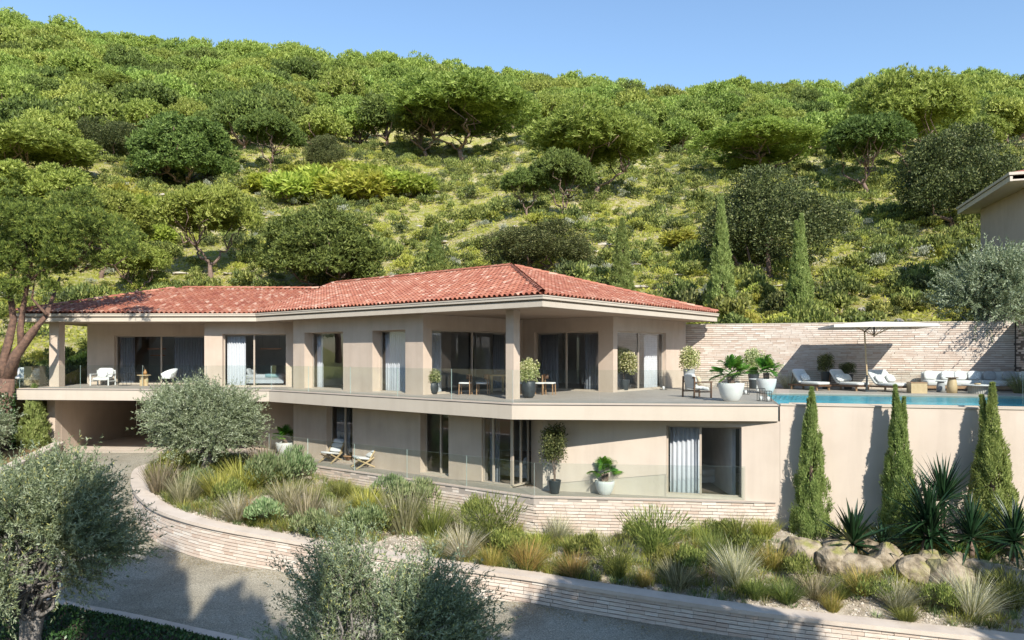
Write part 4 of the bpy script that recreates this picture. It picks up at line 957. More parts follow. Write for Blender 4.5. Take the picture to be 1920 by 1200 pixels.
for i, (px, py, tw_, hh) in enumerate([(545, 385, 90, 70), (590, 380, 95, 75), (640, 388, 100, 72), (690, 385, 100, 74), (740, 375, 90, 62), (780, 372, 75, 50), (615, 350, 80, 45), (700, 350, 90, 45), (560, 350, 80, 42), (655, 345, 80, 44), (490, 365, 70, 45),
                          (265, 430, 90, 75), (230, 400, 80, 60), (150, 440, 90, 70), (1275, 470, 70, 45), (1345, 440, 50, 30), (1400, 330, 70, 40), (100, 505, 70, 60), (300, 470, 60, 60)]):
    p = cast(hill_bvh, px, py); sc = F / p.y
    t = tree('young_pine', *YP, YPL[i], 'young pine', p, 'young pines on the hillside')
    t.scale = (tw_ / sc / 2.6, tw_ / sc / 2.6, hh / sc / 2.6); t.rotation_euler = (0, 0, i * 1.7)

# -- the wood on the upper hill
def far_pine(seed, m=None, nt=900, R_=5, H=4.3, th=1.1, lr=.24, L=.50, W=.17):
    rng = np.random.default_rng(seed); P, d, C, LR = crown_points(rng, R_, H, 56, nt, lr, .85, .45, th, .3)
    P = np.repeat(P, 3, 0); d = np.repeat(d, 3, 0); n = len(P); D = unit(d * .4 + np.array([0, 0, .4]) + rng.normal(size=(n, 3)) * .6)
    V, Q, r = leaves(P, D, L * rng.uniform(.6, 1.2, n), W, rng, O=d + np.array([0, -.25, .3])); r = np.clip(.5 * r + .5 * np.repeat(rng.random(nt), 3), 0, 1)
    mb = MB(); mb.tube([(0, 0, -1), (0, 0, th * .5), (.3, .2, th + 1)], [.28, .22, .15], 6)
    for i in range(7): limb(mb, (.1, .05, th * .5), tuple(C[i] + np.array([0, 0, th])), .14, .04, rng, .2, 4, 5)
    return (V, Q, r), npmesh('pine_crown', V, Q, m or lf_pine, r), mb.mesh('pine_trunk', bark_pine, True)
FP = [far_pine(81, nt=4000), far_pine(82, nt=4000), far_pine(83, H=4.6, nt=4000), far_pine(84, lf_pine_dark, H=4.0, nt=3600), far_pine(85, R_=4.6, H=4.9, nt=4000), far_pine(86, lf_pine_dark, R_=4.4, H=4.4, nt=3600)]
ED_X = [-100, 60, 140, 250, 330, 430, 560, 700, 850, 960, 1100, 1250, 1400, 1550, 1700, 1900, 2100]
ED_Y = [345, 340, 300, 290, 272, 282, 300, 285, 262, 265, 272, 300, 285, 300, 305, 290, 290]
rw = random.Random(5); cand = []
Y = 58.
while Y < 262:
    sp = 5.0 + (Y - 60) * .030
    x = -.80 * Y
    while x < .80 * Y:
        X = x + rw.uniform(-.35, .35) * sp; y = Y + rw.uniform(-.35, .35) * sp; z = float(hill_z(X, y)); px = 960 + F * X / y; py = HOR - F * (z - EYE) / y
        if py < np.interp(px, ED_X, ED_Y) and all((X - q[0]) ** 2 + (y - q[1]) ** 2 > (q[2] * .8 + 1.5) ** 2 for q in taken): cand.append((y, X, z, px, py))
        x += sp
    Y += sp * .92
cand.sort()
# drop trees whose crown top is well behind the crowns already standing in front
vis = []; hor = {}
for y, X, z, px, py in cand:
    Rr = (3.7 + (y - 60) * .015) * rw.uniform(.75, 1.3); Hh = Rr * rw.uniform(1.0, 1.35) + .8; top = HOR - F * (z + Hh - EYE) / y; hw = F * Rr / y * .8
    cols = range(int((px - hw) // 12), int((px + hw) // 12) + 1)
    if px + hw < -30 or px - hw > 1950: continue
    if sum(hor.get(c, 999) > top + 3 for c in cols) >= .3 * len(cols): vis.append((y, X, z, Rr, Hh))
    for c in cols: hor[c] = min(hor.get(c, 999), top + hw * .25)
print('wood trees', len(cand), 'visible', len(vis))
rest = []
for i, (y, X, z, Rr, Hh) in enumerate(vis):
    f = rw.choices(range(6), (5, 5, 4, 3.5, 4, 3))[0]; s = Rr / 5.3; sz = Hh / 6.0; rot = rw.random() * 6.28
    if i < 290:
        pxx = 960 + F * X / y; row = ['at the foot of the wood', 'in the lower wood', 'in the middle of the wood', 'high in the wood', 'near the skyline'][min(4, int((y - 58) / 34))]
        lb = ('dark ' if f in (3, 5) else ('bright ' if f in (0, 2) else 'green ')) + ('domed' if Hh / Rr > 1.32 else ('small' if Rr < 4.6 else 'broad')) + ' pine ' + row + ', ' + col(pxx)
        t = tree('pine_tree', FP[f][1], FP[f][2], lb, 'pine', (X, y, z), 'pines of the dense wood on the upper hill'); t.rotation_euler = (0, 0, rot); t.scale = (s, s, sz)
    else:
        V, Q, r = FP[f][0]; c, s_ = math.cos(rot), math.sin(rot); Vn = V @ np.array([[c, s_, 0], [-s_, c, 0], [0, 0, 1]]) * np.array([s, s, sz]) + np.array([X, y, z])
        k = len(Q) * 2 // 3; rest.append((Vn[:k * 4], Q[:k], np.clip(r[:k], 0, 1)))
if rest:
    V, Q, r = join(rest); stuff(link('distant_wood', npmesh('distant_wood', V, Q, lf_pine, r)))

# -- scrub on the slope
SH = []
for i, (m_, n_l, L, W) in enumerate([(lf_scrub, 420, .16, .08), (lf_scrub, 420, .16, .07), (lf_oak, 420, .14, .08), (lf_scrub_y, 380, .14, .07), (lf_scrub_g, 320, .15, .05), (lf_scrub_d, 420, .15, .08)]):
    rng = np.random.default_rng(200 + i); P, d, C, LR = crown_points(rng, .75, .55, 9, n_l * 2, .42, .8, .3, .05)
    V, Q, r = leaves(P, unit(d * .6 + np.array([0, 0, .5]) + rng.normal(size=P.shape) * .5), L, W, rng, O=d); SH.append(((V, Q, r), npmesh('shrub_foliage', V, Q, m_, r), m_))
cand = []; rs = random.Random(9)
while len(cand) < 5200:
    y = 34 + 86 * rs.random() ** .95; X = rs.uniform(-.78, .78) * y
    ys = float(y_start(np.array([X]))[0])
    if y < ys + .5 or (X < -23.4 and y < 34): continue
    z = float(hill_z(X, y)); px = 960 + F * X / y; py = HOR - F * (z - EYE) / y
    if py < np.interp(px, ED_X, ED_Y) - 10 or py > 735: continue
    if math.sin(X * .55 + y * .31) + math.sin(y * .47 - X * .3) + rs.uniform(-1.4, 1.4) < -.55: continue
    cand.append((y, X, z))
cand.sort(); acc = {k: [] for k in range(6)}
LBS = ['low green shrub on the open slope', 'low green shrub on the open slope', 'dark leathery shrub on the open slope', 'yellow green cushion plant on the open slope', 'silvery grey cushion plant on the open slope', 'deep green shrub on the open slope']
GRS = ['green shrubs on the open slope', 'green shrubs on the open slope', 'dark shrubs on the open slope', 'yellow green cushion plants on the open slope', 'silvery cushion plants on the open slope', 'deep green shrubs on the open slope']
for i, (y, X, z) in enumerate(cand):
    f = rs.choices(range(6), (6, 6, 2.5, 7, 3, 2))[0]; s = (.42 + 1.05 * rs.random() ** 1.6) * (1.0 if f not in (3, 4) else .7); sz = s * rs.uniform(.95, 1.7); rot = rs.random() * 6.28
    if i < 240:
        o = link('shrub', SH[f][1], None, (X, y, z - .05)); rw_ = ['close behind the roof or wall', 'low on the slope', 'part way up the slope'][min(2, int((y - 36) / 5))]; tag(o, ('big ' if s > 1.05 else ('small ' if s < .7 else 'middling ')) + LBS[f].replace(' on the open slope', '').replace('low ', '') + ' ' + rw_ + ', ' + col(960 + F * X / y), 'shrub', GRS[f]); o.rotation_euler = (0, 0, rot); o.scale = (s, s, sz)
    else:
        V, Q, r = SH[f][0]; n_q = len(Q) // (2 if y < 70 else 3); c, s_ = math.cos(rot), math.sin(rot)
        Vn = V[:n_q * 4] @ np.array([[c, s_, 0], [-s_, c, 0], [0, 0, 1]]) * np.array([s, s, sz]) * (1.0 if y < 70 else 1.1) + np.array([X, y, z - .05]); acc[f].append((Vn, Q[:n_q], r[:n_q]))
for f in acc:
    if acc[f]: V, Q, r = join(acc[f]); stuff(link('hillside_scrub', npmesh('hillside_scrub', V, Q, SH[f][2], r)))
# herb layer: thousands of little leaves hugging the slope
n = 90000; rng = np.random.default_rng(77); y = 34 + 80 * rng.random(n) ** 1.2; X = rng.uniform(-.78, .78, n) * y
keep = (y > y_start(X) + .25) & ~((X < -23.4) & (y < 34)) & (np.sin(X * .8 + 1.7 * np.sin(y * .5)) + np.sin(y * .9 - X * .6) + rng.normal(size=n) * .6 > -.5); X, y = X[keep], y[keep]
P = np.stack([X, y, hill_z(X, y)], 1); V, Q, r = leaves(P, np.array([0, 0, .8]) + rng.normal(size=P.shape) * .8, .28 * rng.uniform(.5, 1.3, len(P)), .13, rng)
stuff(link('slope_herbs', npmesh('slope_herbs', V, Q, lf_scrub_y, r * .9)))
# pale rocks showing through the scrub
rng = np.random.default_rng(5)
def rock_mesh(seed, name='rock', m=rock_m, sub=3, flat=.6, rough=.22):
    import bmesh
    bm = bmesh.new(); bmesh.ops.create_icosphere(bm, subdivisions=sub, radius=1); rg = np.random.default_rng(seed); pl = [(unit(rg.normal(size=3)), rg.uniform(.62, .9)) for _ in range(11)]
    ph = rg.random(6) * 6
    for v_ in bm.verts:
        p = np.array(v_.co)
        for nn_, d_ in pl:
            k = p @ nn_
            if k > d_: p = p - nn_ * (k - d_) * .88
        p = p * (1 + rough * .2 * (math.sin(5 * p[0] + ph[0]) * math.sin(6 * p[1] + ph[1]) + .6 * math.sin(11 * p[2] + ph[2] + 7 * p[0])))
        v_.co = p * np.array([1, .8, flat])
    me = bpy.data.meshes.new(name); bm.to_mesh(me); bm.free(); me.materials.append(m); return me
pale = mat('pale_limestone', (.66, .60, .50), (.46, .40, .31), .9, 2.5, .8, 20)
SR = [rock_mesh(300 + i, 'outcrop', pale, 2, .4) for i in range(3)]
for i in range(150):
    y = 37 + 50 * rs.random(); X = rs.uniform(-.5, .76) * y
    if y < float(y_start(np.array([X]))[0]) + .6: continue
    o = link('outcrop', SR[i % 3], None, (X, y, float(hill_z(X, y)) + .02)); o.scale = (rs.uniform(.3, .9), rs.uniform(.3, .7), rs.uniform(.25, .5)); o.rotation_euler = (0, 0, rs.random() * 6)
    tag(o, ('large' if o.scale[0] > .6 else 'small') + ' pale limestone outcrop ' + ('low on the slope' if y < 50 else 'midway up the slope' if y < 66 else 'high on the slope') + ', ' + col(960 + F * X / y), 'rock', 'limestone outcrops on the slope')

# ------------------------------------------------------------------ big leaning pine at the left edge
rng = np.random.default_rng(400)
t = thing('pine_tree', 'big old pine with a leaning ivy-clad trunk and twisting bare branches at the left edge', 'pine', (-23.3, 33.0, -2.9))
mb = MB(); Yp = 33.0
def wpx(px, py, dy=0): return (gx(px, Yp + dy), Yp + dy, gz(py, Yp + dy))
def seg(pts, rad, n=9): mb.tube([wpx(*p) for p in pts], rad, n)
seg([(8, 850), (6, 810), (10, 760), (14, 710)], [.42, .36, .32, .30])
seg([(14, 712), (30, 665), (62, 622), (86, 592, .3), (96, 566, 1.2), (112, 520, 2.0)], [.27, .22, .18, .13, .09, .05])
seg([(12, 715), (6, 680), (16, 640), (25, 600), (18, 540), (30, 480, .5)], [.24, .2, .18, .15, .12, .08])
seg([(40, 650), (38, 615), (44, 575), (52, 530), (58, 500), (46, 450)], [.16, .14, .12, .1, .08, .05])
seg([(52, 530), (75, 510), (95, 502), (118, 492)], [.07, .05, .04, .02], 6)
seg([(60, 505), (50, 480), (30, 455)], [.06, .04, .02], 6)
seg([(58, 510), (62, 470), (48, 440)], [.05, .03, .02], 6)
seg([(88, 590), (60, 560), (66, 520)], [.08, .05, .03], 6)
seg([(140, 500, 1), (160, 470, 1), (180, 445, 1), (205, 420, 1)], [.09, .07, .05, .03], 7)
seg([(150, 510, 1), (185, 490, 1), (215, 498, 1), (240, 480, 1)], [.06, .05, .035, .02], 6)
seg([(215, 498, 1), (230, 520, 1), (238, 512, 1)], [.025, .02, .01], 5)
mb.build('trunk', bark_dark, t, smooth=True)
CL = [(20, 430, 60), (60, 410, 70), (100, 440, 60), (150, 420, 55), (200, 450, 50), (240, 460, 42), (30, 490, 55), (90, 490, 50), (130, 475, 45), (-15, 550, 45), (20, 540, 36), (70, 520, 30), (-20, 480, 60), (-30, 600, 45), (180, 492, 28), (0, 380, 60), (140, 380, 50), (230, 425, 34), (70, 455, 55), (120, 500, 34), (100, 535, 26)]
PP = []; DD = []
for (px, py, r_) in CL:
    c = np.array(wpx(px, py, rng.uniform(-1.6, 1.6))); rr = r_ / F * Yp; n = int(420 * (r_ / 50) ** 2); d = sph(n, rng); d[:, 2] = np.where(d[:, 2] < -.5, -d[:, 2], d[:, 2])
    sub = sph(9, rng) * rr * .6; i = rng.integers(0, 9, n)
    PP.append(c + sub[i] * np.array([1, 1, .7]) + d * rr * .42 * np.array([1, 1, .75])); DD.append(d)
P = np.concatenate(PP); d = np.concatenate(DD); k = 10; r0 = np.repeat(rng.random(len(P)), k); P = np.repeat(P, k, 0); d = np.repeat(d, k, 0)
V, Q, r = leaves(P, unit(d * .7 + np.array([0, 0, .5]) + rng.normal(size=P.shape) * .55), .20 * rng.uniform(.6, 1.2, len(P)), .030, rng, O=d + np.array([0, -.25, .3]))
V -= np.array(t.location); link('crown', npmesh('pine_crown', V, Q, lf_old_pine, np.clip(.5 * r + .5 * r0, 0, 1)), t)
mb = MB()
n = 1500; s = rng.random(n); pz = -2.7 + s * 2.6; a = rng.random(n) * 2 * PI
P = np.stack([gx(8, Yp) + .36 * np.cos(a), Yp + .36 * np.sin(a), pz], 1) - np.array(t.location); V, Q, r = leaves(P, np.stack([np.cos(a), np.sin(a), -.4 + 0 * a], 1) + rng.normal(size=P.shape) * .4, .11, .09, rng)
link('ivy', npmesh('ivy', V, Q, lf_hedge, r), t)

# ------------------------------------------------------------------ olive trees
def olive(label, loc, me, rz=0, sc=1.0):
    t = tree('olive_tree', *me, label, 'olive tree', loc); t.rotation_euler = (0, 0, rz); t.scale = sc if hasattr(sc, '__len__') else (sc,) * 3; return t
# planted bank: crown x 235..515, y 712..895
p = Vector((-12.15, 28.6, -3.15))
olive('wide grey green olive tree with short trunk, in the curve of the garden wall', p, olive_meshes(501, 2.15, 1.8, 1.3, 3400, 34, .11, .030, .6, .26, low=.5), .4, (1.0, .85, .98))
# front left
p = Vector((gx(52, 16.2), 16.2, -5.35)); olive('large olive tree at the lower left corner with a gnarled pale trunk', p, olive_meshes(502, 1.75, 1.9, 1.75, 4200, 40, .09, .021, .6, .24, low=.45, yl=.05), 1.0, (1.07, .95, 1.08))
# front centre, crown x 480..930 from y 1020 down
p = Vector((gx(692, 11.2), 11.2, -6.3)); olive('dense olive tree rising in front of the driveway, cut by the bottom edge', p, olive_meshes(503, 1.5, 2.2, 2.3, 5200, 42, .064, .016, .5, .17, low=.95, yl=.04), 2.2, (1.24, 1.05, 1.0))
# left behind side wall
p = Vector((-22.2, 29.6, -2.85)); olive('shaded olive tree behind the low side wall at the left edge', p, olive_meshes(504, 1.2, 1.6, 1.2, 1400, 30, .10, .026, .6, .16, low=.7), .3, .95)
# right, beside the upper house
p = cast(hill_bvh, 1856, 597) or Vector((21.5, 33.5, 3)); 
olive('old silvery olive with twisted pale trunk behind the right end of the brick wall', Vector((gx(1856, 33.6), 33.6, float(hill_z(22.2, 33.6)) - .1)), olive_meshes(505, 1.9, 1.9, 1.7, 2800, 34, .11, .034, .65, .26, low=.45), 1.3, (1.22, 1.1, 1.28))
# young cypress-like shrub left of the garage pier
rng = np.random.default_rng(610)
V, Q, r = cypress_meshes(611, 3.0, .65, 7000, .15, .06, False)[0], None, None
t = thing('cypress_tree', 'bushy bright green cypress against the left garage pier', 'cypress', (gx(64, 33.6), 33.6, -2.9)); link('foliage', V, t)

# ------------------------------------------------------------------ tall cypresses in front of the pool wall
CW = [cypress_meshes(701 + i, 5.3, .56 + .02 * i, 46000, .095, .026) for i in range(3)]
for (px, py, top, Yc, me), lb in zip([(1522, 1048, 730, 21.95, CW[0]), (1690, 1050, 726, 21.22, CW[1]), (1862, 1060, 722, 20.58, CW[2])],
    ['tall twin-tipped cypress nearest the house, in front of the pool wall', 'middle one of the three tall cypresses in front of the pool wall', 'rightmost of the three tall cypresses in front of the pool wall, behind the yuccas']):
    z0 = gz(py, Yc); H = gz(top, Yc) - z0
    t = tree('cypress_tree', *me, lb, 'cypress', (gx(px, Yc), Yc, z0)); t.scale = ((1, 1, H / 5.3), (.92, 1.0, H / 5.3), (1.1, 1.05, H / 5.3))[int(px > 1600) + int(px > 1800)]; t.rotation_euler = (0, R((.8, -1.2, 1.0)[int(px > 1600) + int(px > 1800)]), px)

# ------------------------------------------------------------------ plants on the bank
def tuft_mesh(kind, seed):
    rng = np.random.default_rng(seed)
    if kind == 'feather': parts = [blades(420, .85, .010, .10, .75, .55, rng, 3), blades(90, .95, .022, .10, .7, .5, rng, 3)]; m = gr_pale
    elif kind == 'olive': parts = [blades(520, .80, .011, .14, .7, .5, rng, 3)]; m = gr_green
    elif kind == 'yellow': parts = [blades(420, .75, .014, .16, .65, .45, rng, 3)]; m = gr_yellow
    elif kind == 'brown': parts = [blades(260, .9, .011, .18, .6, .35, rng, 3), blades(60, 1.0, .03, .15, .55, .2, rng, 2)]; m = gr_brown
    elif kind == 'rust': parts = [blades(480, .7, .011, .16, .9, .5, rng, 3)]; m = gr_rust
    elif kind == 'green':
        st = blades(110, .9, .012, .12, .75, .2, rng, 3)
        n = 1500; a = rng.random(n) * 2 * PI; s = rng.random(n); le = .75 * rng.random(n) ** .6; P = np.stack([np.sin(le) * np.cos(a), np.sin(le) * np.sin(a), np.cos(le)], 1) * (s * .85)[:, None]
        parts = [st, leaves(P, unit(P + rng.normal(size=P.shape) * .18), .16, .013, rng)]; m = gr_green
    elif kind == 'broad': parts = [blades(150, .8, .03, .14, .8, .7, rng, 3)]; m = gr_green
    else:   # leafy ground plant
        P, d, C, LR = crown_points(rng, .62, .34, 14, 1500, .35, .8, .2, .03); parts = [leaves(P, unit(d + np.array([0, 0, .6]) + rng.normal(size=P.shape) * .4), .085, .026, rng)]; m = lf_euph
    V, Q, r = join(parts); return npmesh('tuft', V, Q, m, r)
TM = {k: [tuft_mesh(k, 800 + 10 * i + j) for j in range(3)] for i, k in enumerate(['feather', 'olive', 'yellow', 'brown', 'rust', 'green', 'broad', 'leafy'])}
EX = []
for i_ in range(2):
    rng = np.random.default_rng(870 + i_); P, d, C, LR = crown_points(rng, .62, .36, 16, 2200, .34, .9, .2, .03); V, Q, r = leaves(P, unit(d * .6 + np.array([0, 0, .6]) + rng.normal(size=P.shape) * .4), .075, .022, rng, O=d); EX.append(npmesh('tuft', V, Q, lf_scrub, r))
HW = {'feather': (.85, 1.15), 'olive': (.8, 1.1), 'yellow': (.75, .95), 'brown': (.9, 1.05), 'rust': (.62, 1.15), 'green': (.92, 1.15), 'broad': (.7, 1.2), 'leafy': (.5, 1.5)}
GRASS = [
 (300, 925, 60, 70, 'brown', 'brown stemmed tuft just inside the tip of the curved wall'), (345, 945, 55, 70, 'brown', 'grey brown tuft under the left side of the olive on the bank'),
 (372, 925, 40, 60, 'leafy', 'silvery green leafy plant at the foot of the bank olive'), (412, 935, 55, 75, 'yellow', 'yellow green grass tuft right of the olive trunk'),
 (355, 972, 45, 70, 'yellow', 'low yellow tuft near the coping below the olive'), (398, 982, 40, 70, 'yellow', 'bright yellow green tuft against the coping'),
 (445, 978, 52, 75, 'feather', 'feathery tuft with reddish stems near the coping, left part of the bank'), (470, 978, 45, 60, 'rust', 'reddish brown tuft beside the left feathery grass'),
 (455, 925, 62, 90, 'yellow', 'big yellow green tuft in the middle of the dense left planting'), (505, 925, 60, 90, 'leafy', 'broad green leafy cushion in the dense left planting'),
 (500, 895, 60, 70, 'brown', 'tall brown seed-headed tuft behind the dense left planting'), (545, 905, 55, 80, 'leafy', 'leafy green cushion beside the lower terrace corner'),
 (562, 895, 42, 60, 'feather', 'pale feathery grass at the left end of the brick base'), (540, 950, 50, 80, 'brown', 'brown lavender clump above the leafy plants by the coping'),
 (575, 985, 70, 80, 'brown', 'big brown lavender clump left of the bare gravel'), (500, 990, 45, 80, 'leafy', 'green leafy plant beside the coping under the lavender'),
 (592, 1010, 45, 90, 'leafy', 'blue green leafy plant spilling over the coping, left of the fore olive'), (638, 938, 42, 52, 'olive', 'small round grass tuft alone on the bare gravel'),
 (622, 982, 48, 66, 'feather', 'pale feathery grass tuft in the middle of the gravel'), (690, 968, 58, 66, 'yellow', 'upright yellow green tuft right of the gravel'),
 (684, 1014, 55, 95, 'leafy', 'blue green leafy plant behind the top of the fore olive'), (757, 1000, 85, 95, 'brown', 'tall grey brown lavender clump below the second lower window'),
 (730, 945, 45, 80, 'leafy', 'greyish green cushion against the brick base'), (812, 1012, 82, 100, 'olive', 'big olive green grass clump in the middle of the bank'),
 (775, 960, 50, 90, 'leafy', 'blue green cushion below the narrow lower window'), (845, 1005, 45, 60, 'feather', 'small pale feathery tuft behind the large one'),
 (868, 1050, 62, 92, 'feather', 'large pale feathery grass tuft by the coping, centre'), (925, 1028, 85, 115, 'green', 'big dark green wispy bush below the brick corner'),
 (868, 965, 42, 70, 'yellow', 'small yellow green plant against the brick base, centre'), (960, 1010, 38, 60, 'yellow', 'small yellow tuft right of the dark wispy bush'),
 (822, 1040, 36, 60, 'yellow', 'low yellow tuft between the fore olive and the pale grass'), (920, 1062, 38, 60, 'rust', 'low russet tuft by the coping right of the pale grass'),
 (988, 1066, 55, 85, 'rust', 'russet and green clump by the coping below the brick corner'), (1045, 1018, 50, 65, 'feather', 'thin wispy grass in front of the brick base corner'),
 (1072, 1040, 38, 42, 'olive', 'small green spiky tuft right of the wispy grass'), (1120, 1040, 45, 52, 'feather', 'small soft pale tuft in front of the brick base'),
 (1076, 1080, 42, 75, 'rust', 'russet tuft overhanging the coping, centre right'), (1160, 1082, 60, 78, 'green', 'deep green narrow-leaved bush by the coping, below the topiary pot'),
 (1230, 1046, 80, 115, 'green', 'large dark green wispy bush below the white potted palm'), (1205, 1098, 34, 45, 'rust', 'small orange brown tuft on the coping edge'),
 (1272, 1100, 50, 75, 'brown', 'grey brown seed-headed clump near the coping'), (1320, 1020, 40, 70, 'yellow', 'yellowish tuft against the brick base below the wide window'),
 (1340, 1056, 62, 75, 'olive', 'olive green tuft on the bank below the wide window'), (1384, 1020, 52, 62, 'broad', 'bright green strap-leaved plant below the right window edge'),
 (1432, 1010, 42, 60, 'yellow', 'small yellow green tuft at the end of the brick base'), (1382, 1100, 78, 98, 'feather', 'large pale feathery grass between the wide window and the boulders'),
 (1450, 1068, 48, 80, 'rust', 'dark russet clump left of the first boulder'), (1415, 1120, 40, 70, 'olive', 'dull green tuft on the shaded coping edge'),
 (1475, 1128, 42, 70, 'olive', 'dull green grass below the first boulder'), (1530, 1120, 45, 80, 'brown', 'brownish clump in the shade under the boulders'),
 (1575, 1120, 40, 60, 'olive', 'green tuft left of the orange grass'), (1617, 1112, 48, 80, 'rust', 'orange tan grass in the sun below the boulders'),
 (1560, 1145, 36, 50, 'rust', 'small dark tuft overhanging the shaded coping'), (1680, 1145, 56, 80, 'feather', 'pale green feathery grass below the middle boulders'),
 (1740, 1135, 40, 70, 'brown', 'brown twiggy tuft between the two pale grasses at right'), (1822, 1158, 82, 112, 'feather', 'largest pale feathery grass, at the lower right'),
 (1898, 1140, 60, 80, 'green', 'dark green bush in the shade at the lower right edge'), (1860, 1095, 45, 80, 'olive', 'shaded green tuft right of the last boulder'), (1700, 1165, 34, 60, 'olive', 'small green tuft on the coping at right'),
 (1290, 1058, 40, 60, 'rust', 'small russet plant between the two green bushes on the right of the bank'), (1012, 1030, 36, 60, 'yellow', 'little yellow plant near the foot of the brick corner'),
]
for i, (px, py, hpx, wpx_, kind, lb) in enumerate(GRASS):
    p = cast(soil_bvh, px, py)
    if p is None: print('no soil', px, py); continue
    s = F / p.y; h0, w0 = HW[kind]
    o = link({'leafy': 'leafy_plant', 'green': 'bush', 'broad': 'strap_leaved_plant'}.get(kind, 'grass_tuft'), TM[kind][i % 3], None, p - Vector((0, 0, .03)))
    o.scale = (wpx_ * 1.28 / s / w0,) * 2 + (hpx * 1.22 / s / h0,); o.rotation_euler = (.12 * math.sin(i * 3.1), .12 * math.cos(i * 1.7), i * 2.3); tag(o, lb, 'plant' if kind in ('leafy', 'green', 'broad') else 'grass')
EXTRA = [(322, 900, 46, 70, 'leafy', 'rounded green cushion behind the brown tuft at the wall tip'), (432, 955, 46, 74, 'leafy', 'rounded green cushion left of the feathery grass with reddish stems'), (612, 960, 30, 60, 'leafy', 'small green cushion at the left edge of the bare gravel'), (715, 1000, 46, 80, 'leafy', 'rounded green cushion left of the tall lavender clump'), (895, 990, 44, 76, 'leafy', 'rounded green cushion left of the dark wispy bush'),
 (955, 1045, 44, 74, 'leafy', 'rounded green cushion left of the russet clump by the coping'), (1098, 1058, 46, 78, 'leafy', 'rounded green cushion behind the russet tuft on the coping'), (1190, 1022, 40, 70, 'leafy', 'rounded green cushion against the brick base below the white palm pot'), (1300, 1086, 48, 82, 'leafy', 'rounded green cushion right of the seed-headed clump'), (1410, 1050, 44, 76, 'leafy', 'rounded green cushion below the strap-leaved plant'),
 (1495, 1098, 44, 80, 'leafy', 'rounded green cushion under the first boulder'), (1640, 1132, 40, 74, 'leafy', 'rounded green cushion right of the orange tan grass'), (1765, 1150, 44, 84, 'leafy', 'rounded green cushion left of the largest feathery grass'), (1350, 1012, 34, 70, 'leafy', 'low green cushion at the foot of the brick base under the wide window'), (1250, 1075, 38, 66, 'leafy', 'green cushion between the large dark bush and the coping')]
for i, (px, py, hpx, wpx_, kind, lb) in enumerate(EXTRA):
    p = cast(soil_bvh, px, py)
    if p is None: continue
    s_ = F / p.y; o = link('leafy_plant', EX[i % 2], None, p - Vector((0, 0, .03))); o.scale = (wpx_ * 1.1 / s_ / 1.5,) * 2 + (hpx * 1.2 / s_ / .5,); o.rotation_euler = (0, 0, i * 1.9); tag(o, lb, 'plant')
# filler ground cover and gravel on the bank
rng = np.random.default_rng(90); rows, cols = G.shape[0], 0
def bank_pt(s, t_):
    n_ = len(cin) - 1; i = s * n_; k = np.clip(i.astype(int), 0, n_ - 1); f = (i - k)[:, None]
    a = A_c[k] * (1 - f) + A_c[k + 1] * f; b = bk[k] * (1 - f) + bk[k + 1] * f; g = a * (1 - t_[:, None]) + b * t_[:, None]
    bump = (.10 * np.sin(g[:, 0] * 2.3 + g[:, 1]) + .07 * np.sin(g[:, 1] * 3.1 - g[:, 0] * 1.2) + .05 * np.sin(g[:, 0] * 5.3)) * np.sin(PI * t_) + .16 * np.sin(PI * t_)
    g[:, 2] += bump; return g
A_c = np.concatenate([cin, (cp[:, 2] - .09)[:, None]], 1)
n = 60000; P = bank_pt(rng.uniform(.12, 1, n), rng.random(n)); octa = np.array([(1, 0, 0), (0, 1, 0), (-1, 0, 0), (0, -1, 0), (0, 0, 1), (0, 0, -.6)]); of = np.array([(0, 1, 4), (1, 2, 4), (2, 3, 4), (3, 0, 4), (1, 0, 5), (2, 1, 5), (3, 2, 5), (0, 3, 5)])
S = rng.uniform(.010, .038, (n, 1, 1)) * rng.uniform(.6, 1.3, (n, 1, 3)); V = P[:, None] + octa[None] * S * (1 + .3 * rng.normal(size=(n, 6, 1))); Qn = (np.arange(n)[:, None, None] * 6 + of[None]).reshape(-1, 3)
stuff(link('bank_gravel', npmesh('bank_gravel', V.reshape(-1, 3), Qn, gravel_m, np.repeat(rng.random(n), 8))))
parts = []
for kind, cnt, L, W, lean in ((gr_yellow, 1900, .34, .014, .9), (gr_green, 2200, .34, .014, .9), (gr_brown, 1500, .28, .012, 1.0), (gr_pale, 600, .28, .012, .9), (gr_rust, 500, .30, .010, 1.0), (lf_euph, 2600, .20, .024, 1.0)):
    acc_ = []
    s = rng.uniform(.06, 1, cnt); t_ = rng.uniform(.03, .97, cnt); P = bank_pt(s, t_)
    dens = np.sin(P[:, 0] * 1.1 + 2) + np.sin(P[:, 1] * 1.7) + rng.normal(size=cnt) * .8; P = P[(dens > -.45) | (s < .36)]
    for p in P:
        V, Q, r = blades(22, L * rng.uniform(.6, 1.6), W, .10, lean, .5, rng, 2); acc_.append((V + p, Q, r))
    V, Q, r = join(acc_); stuff(link('low_ground_plants', npmesh('low_ground_plants', V, Q, kind, r)))
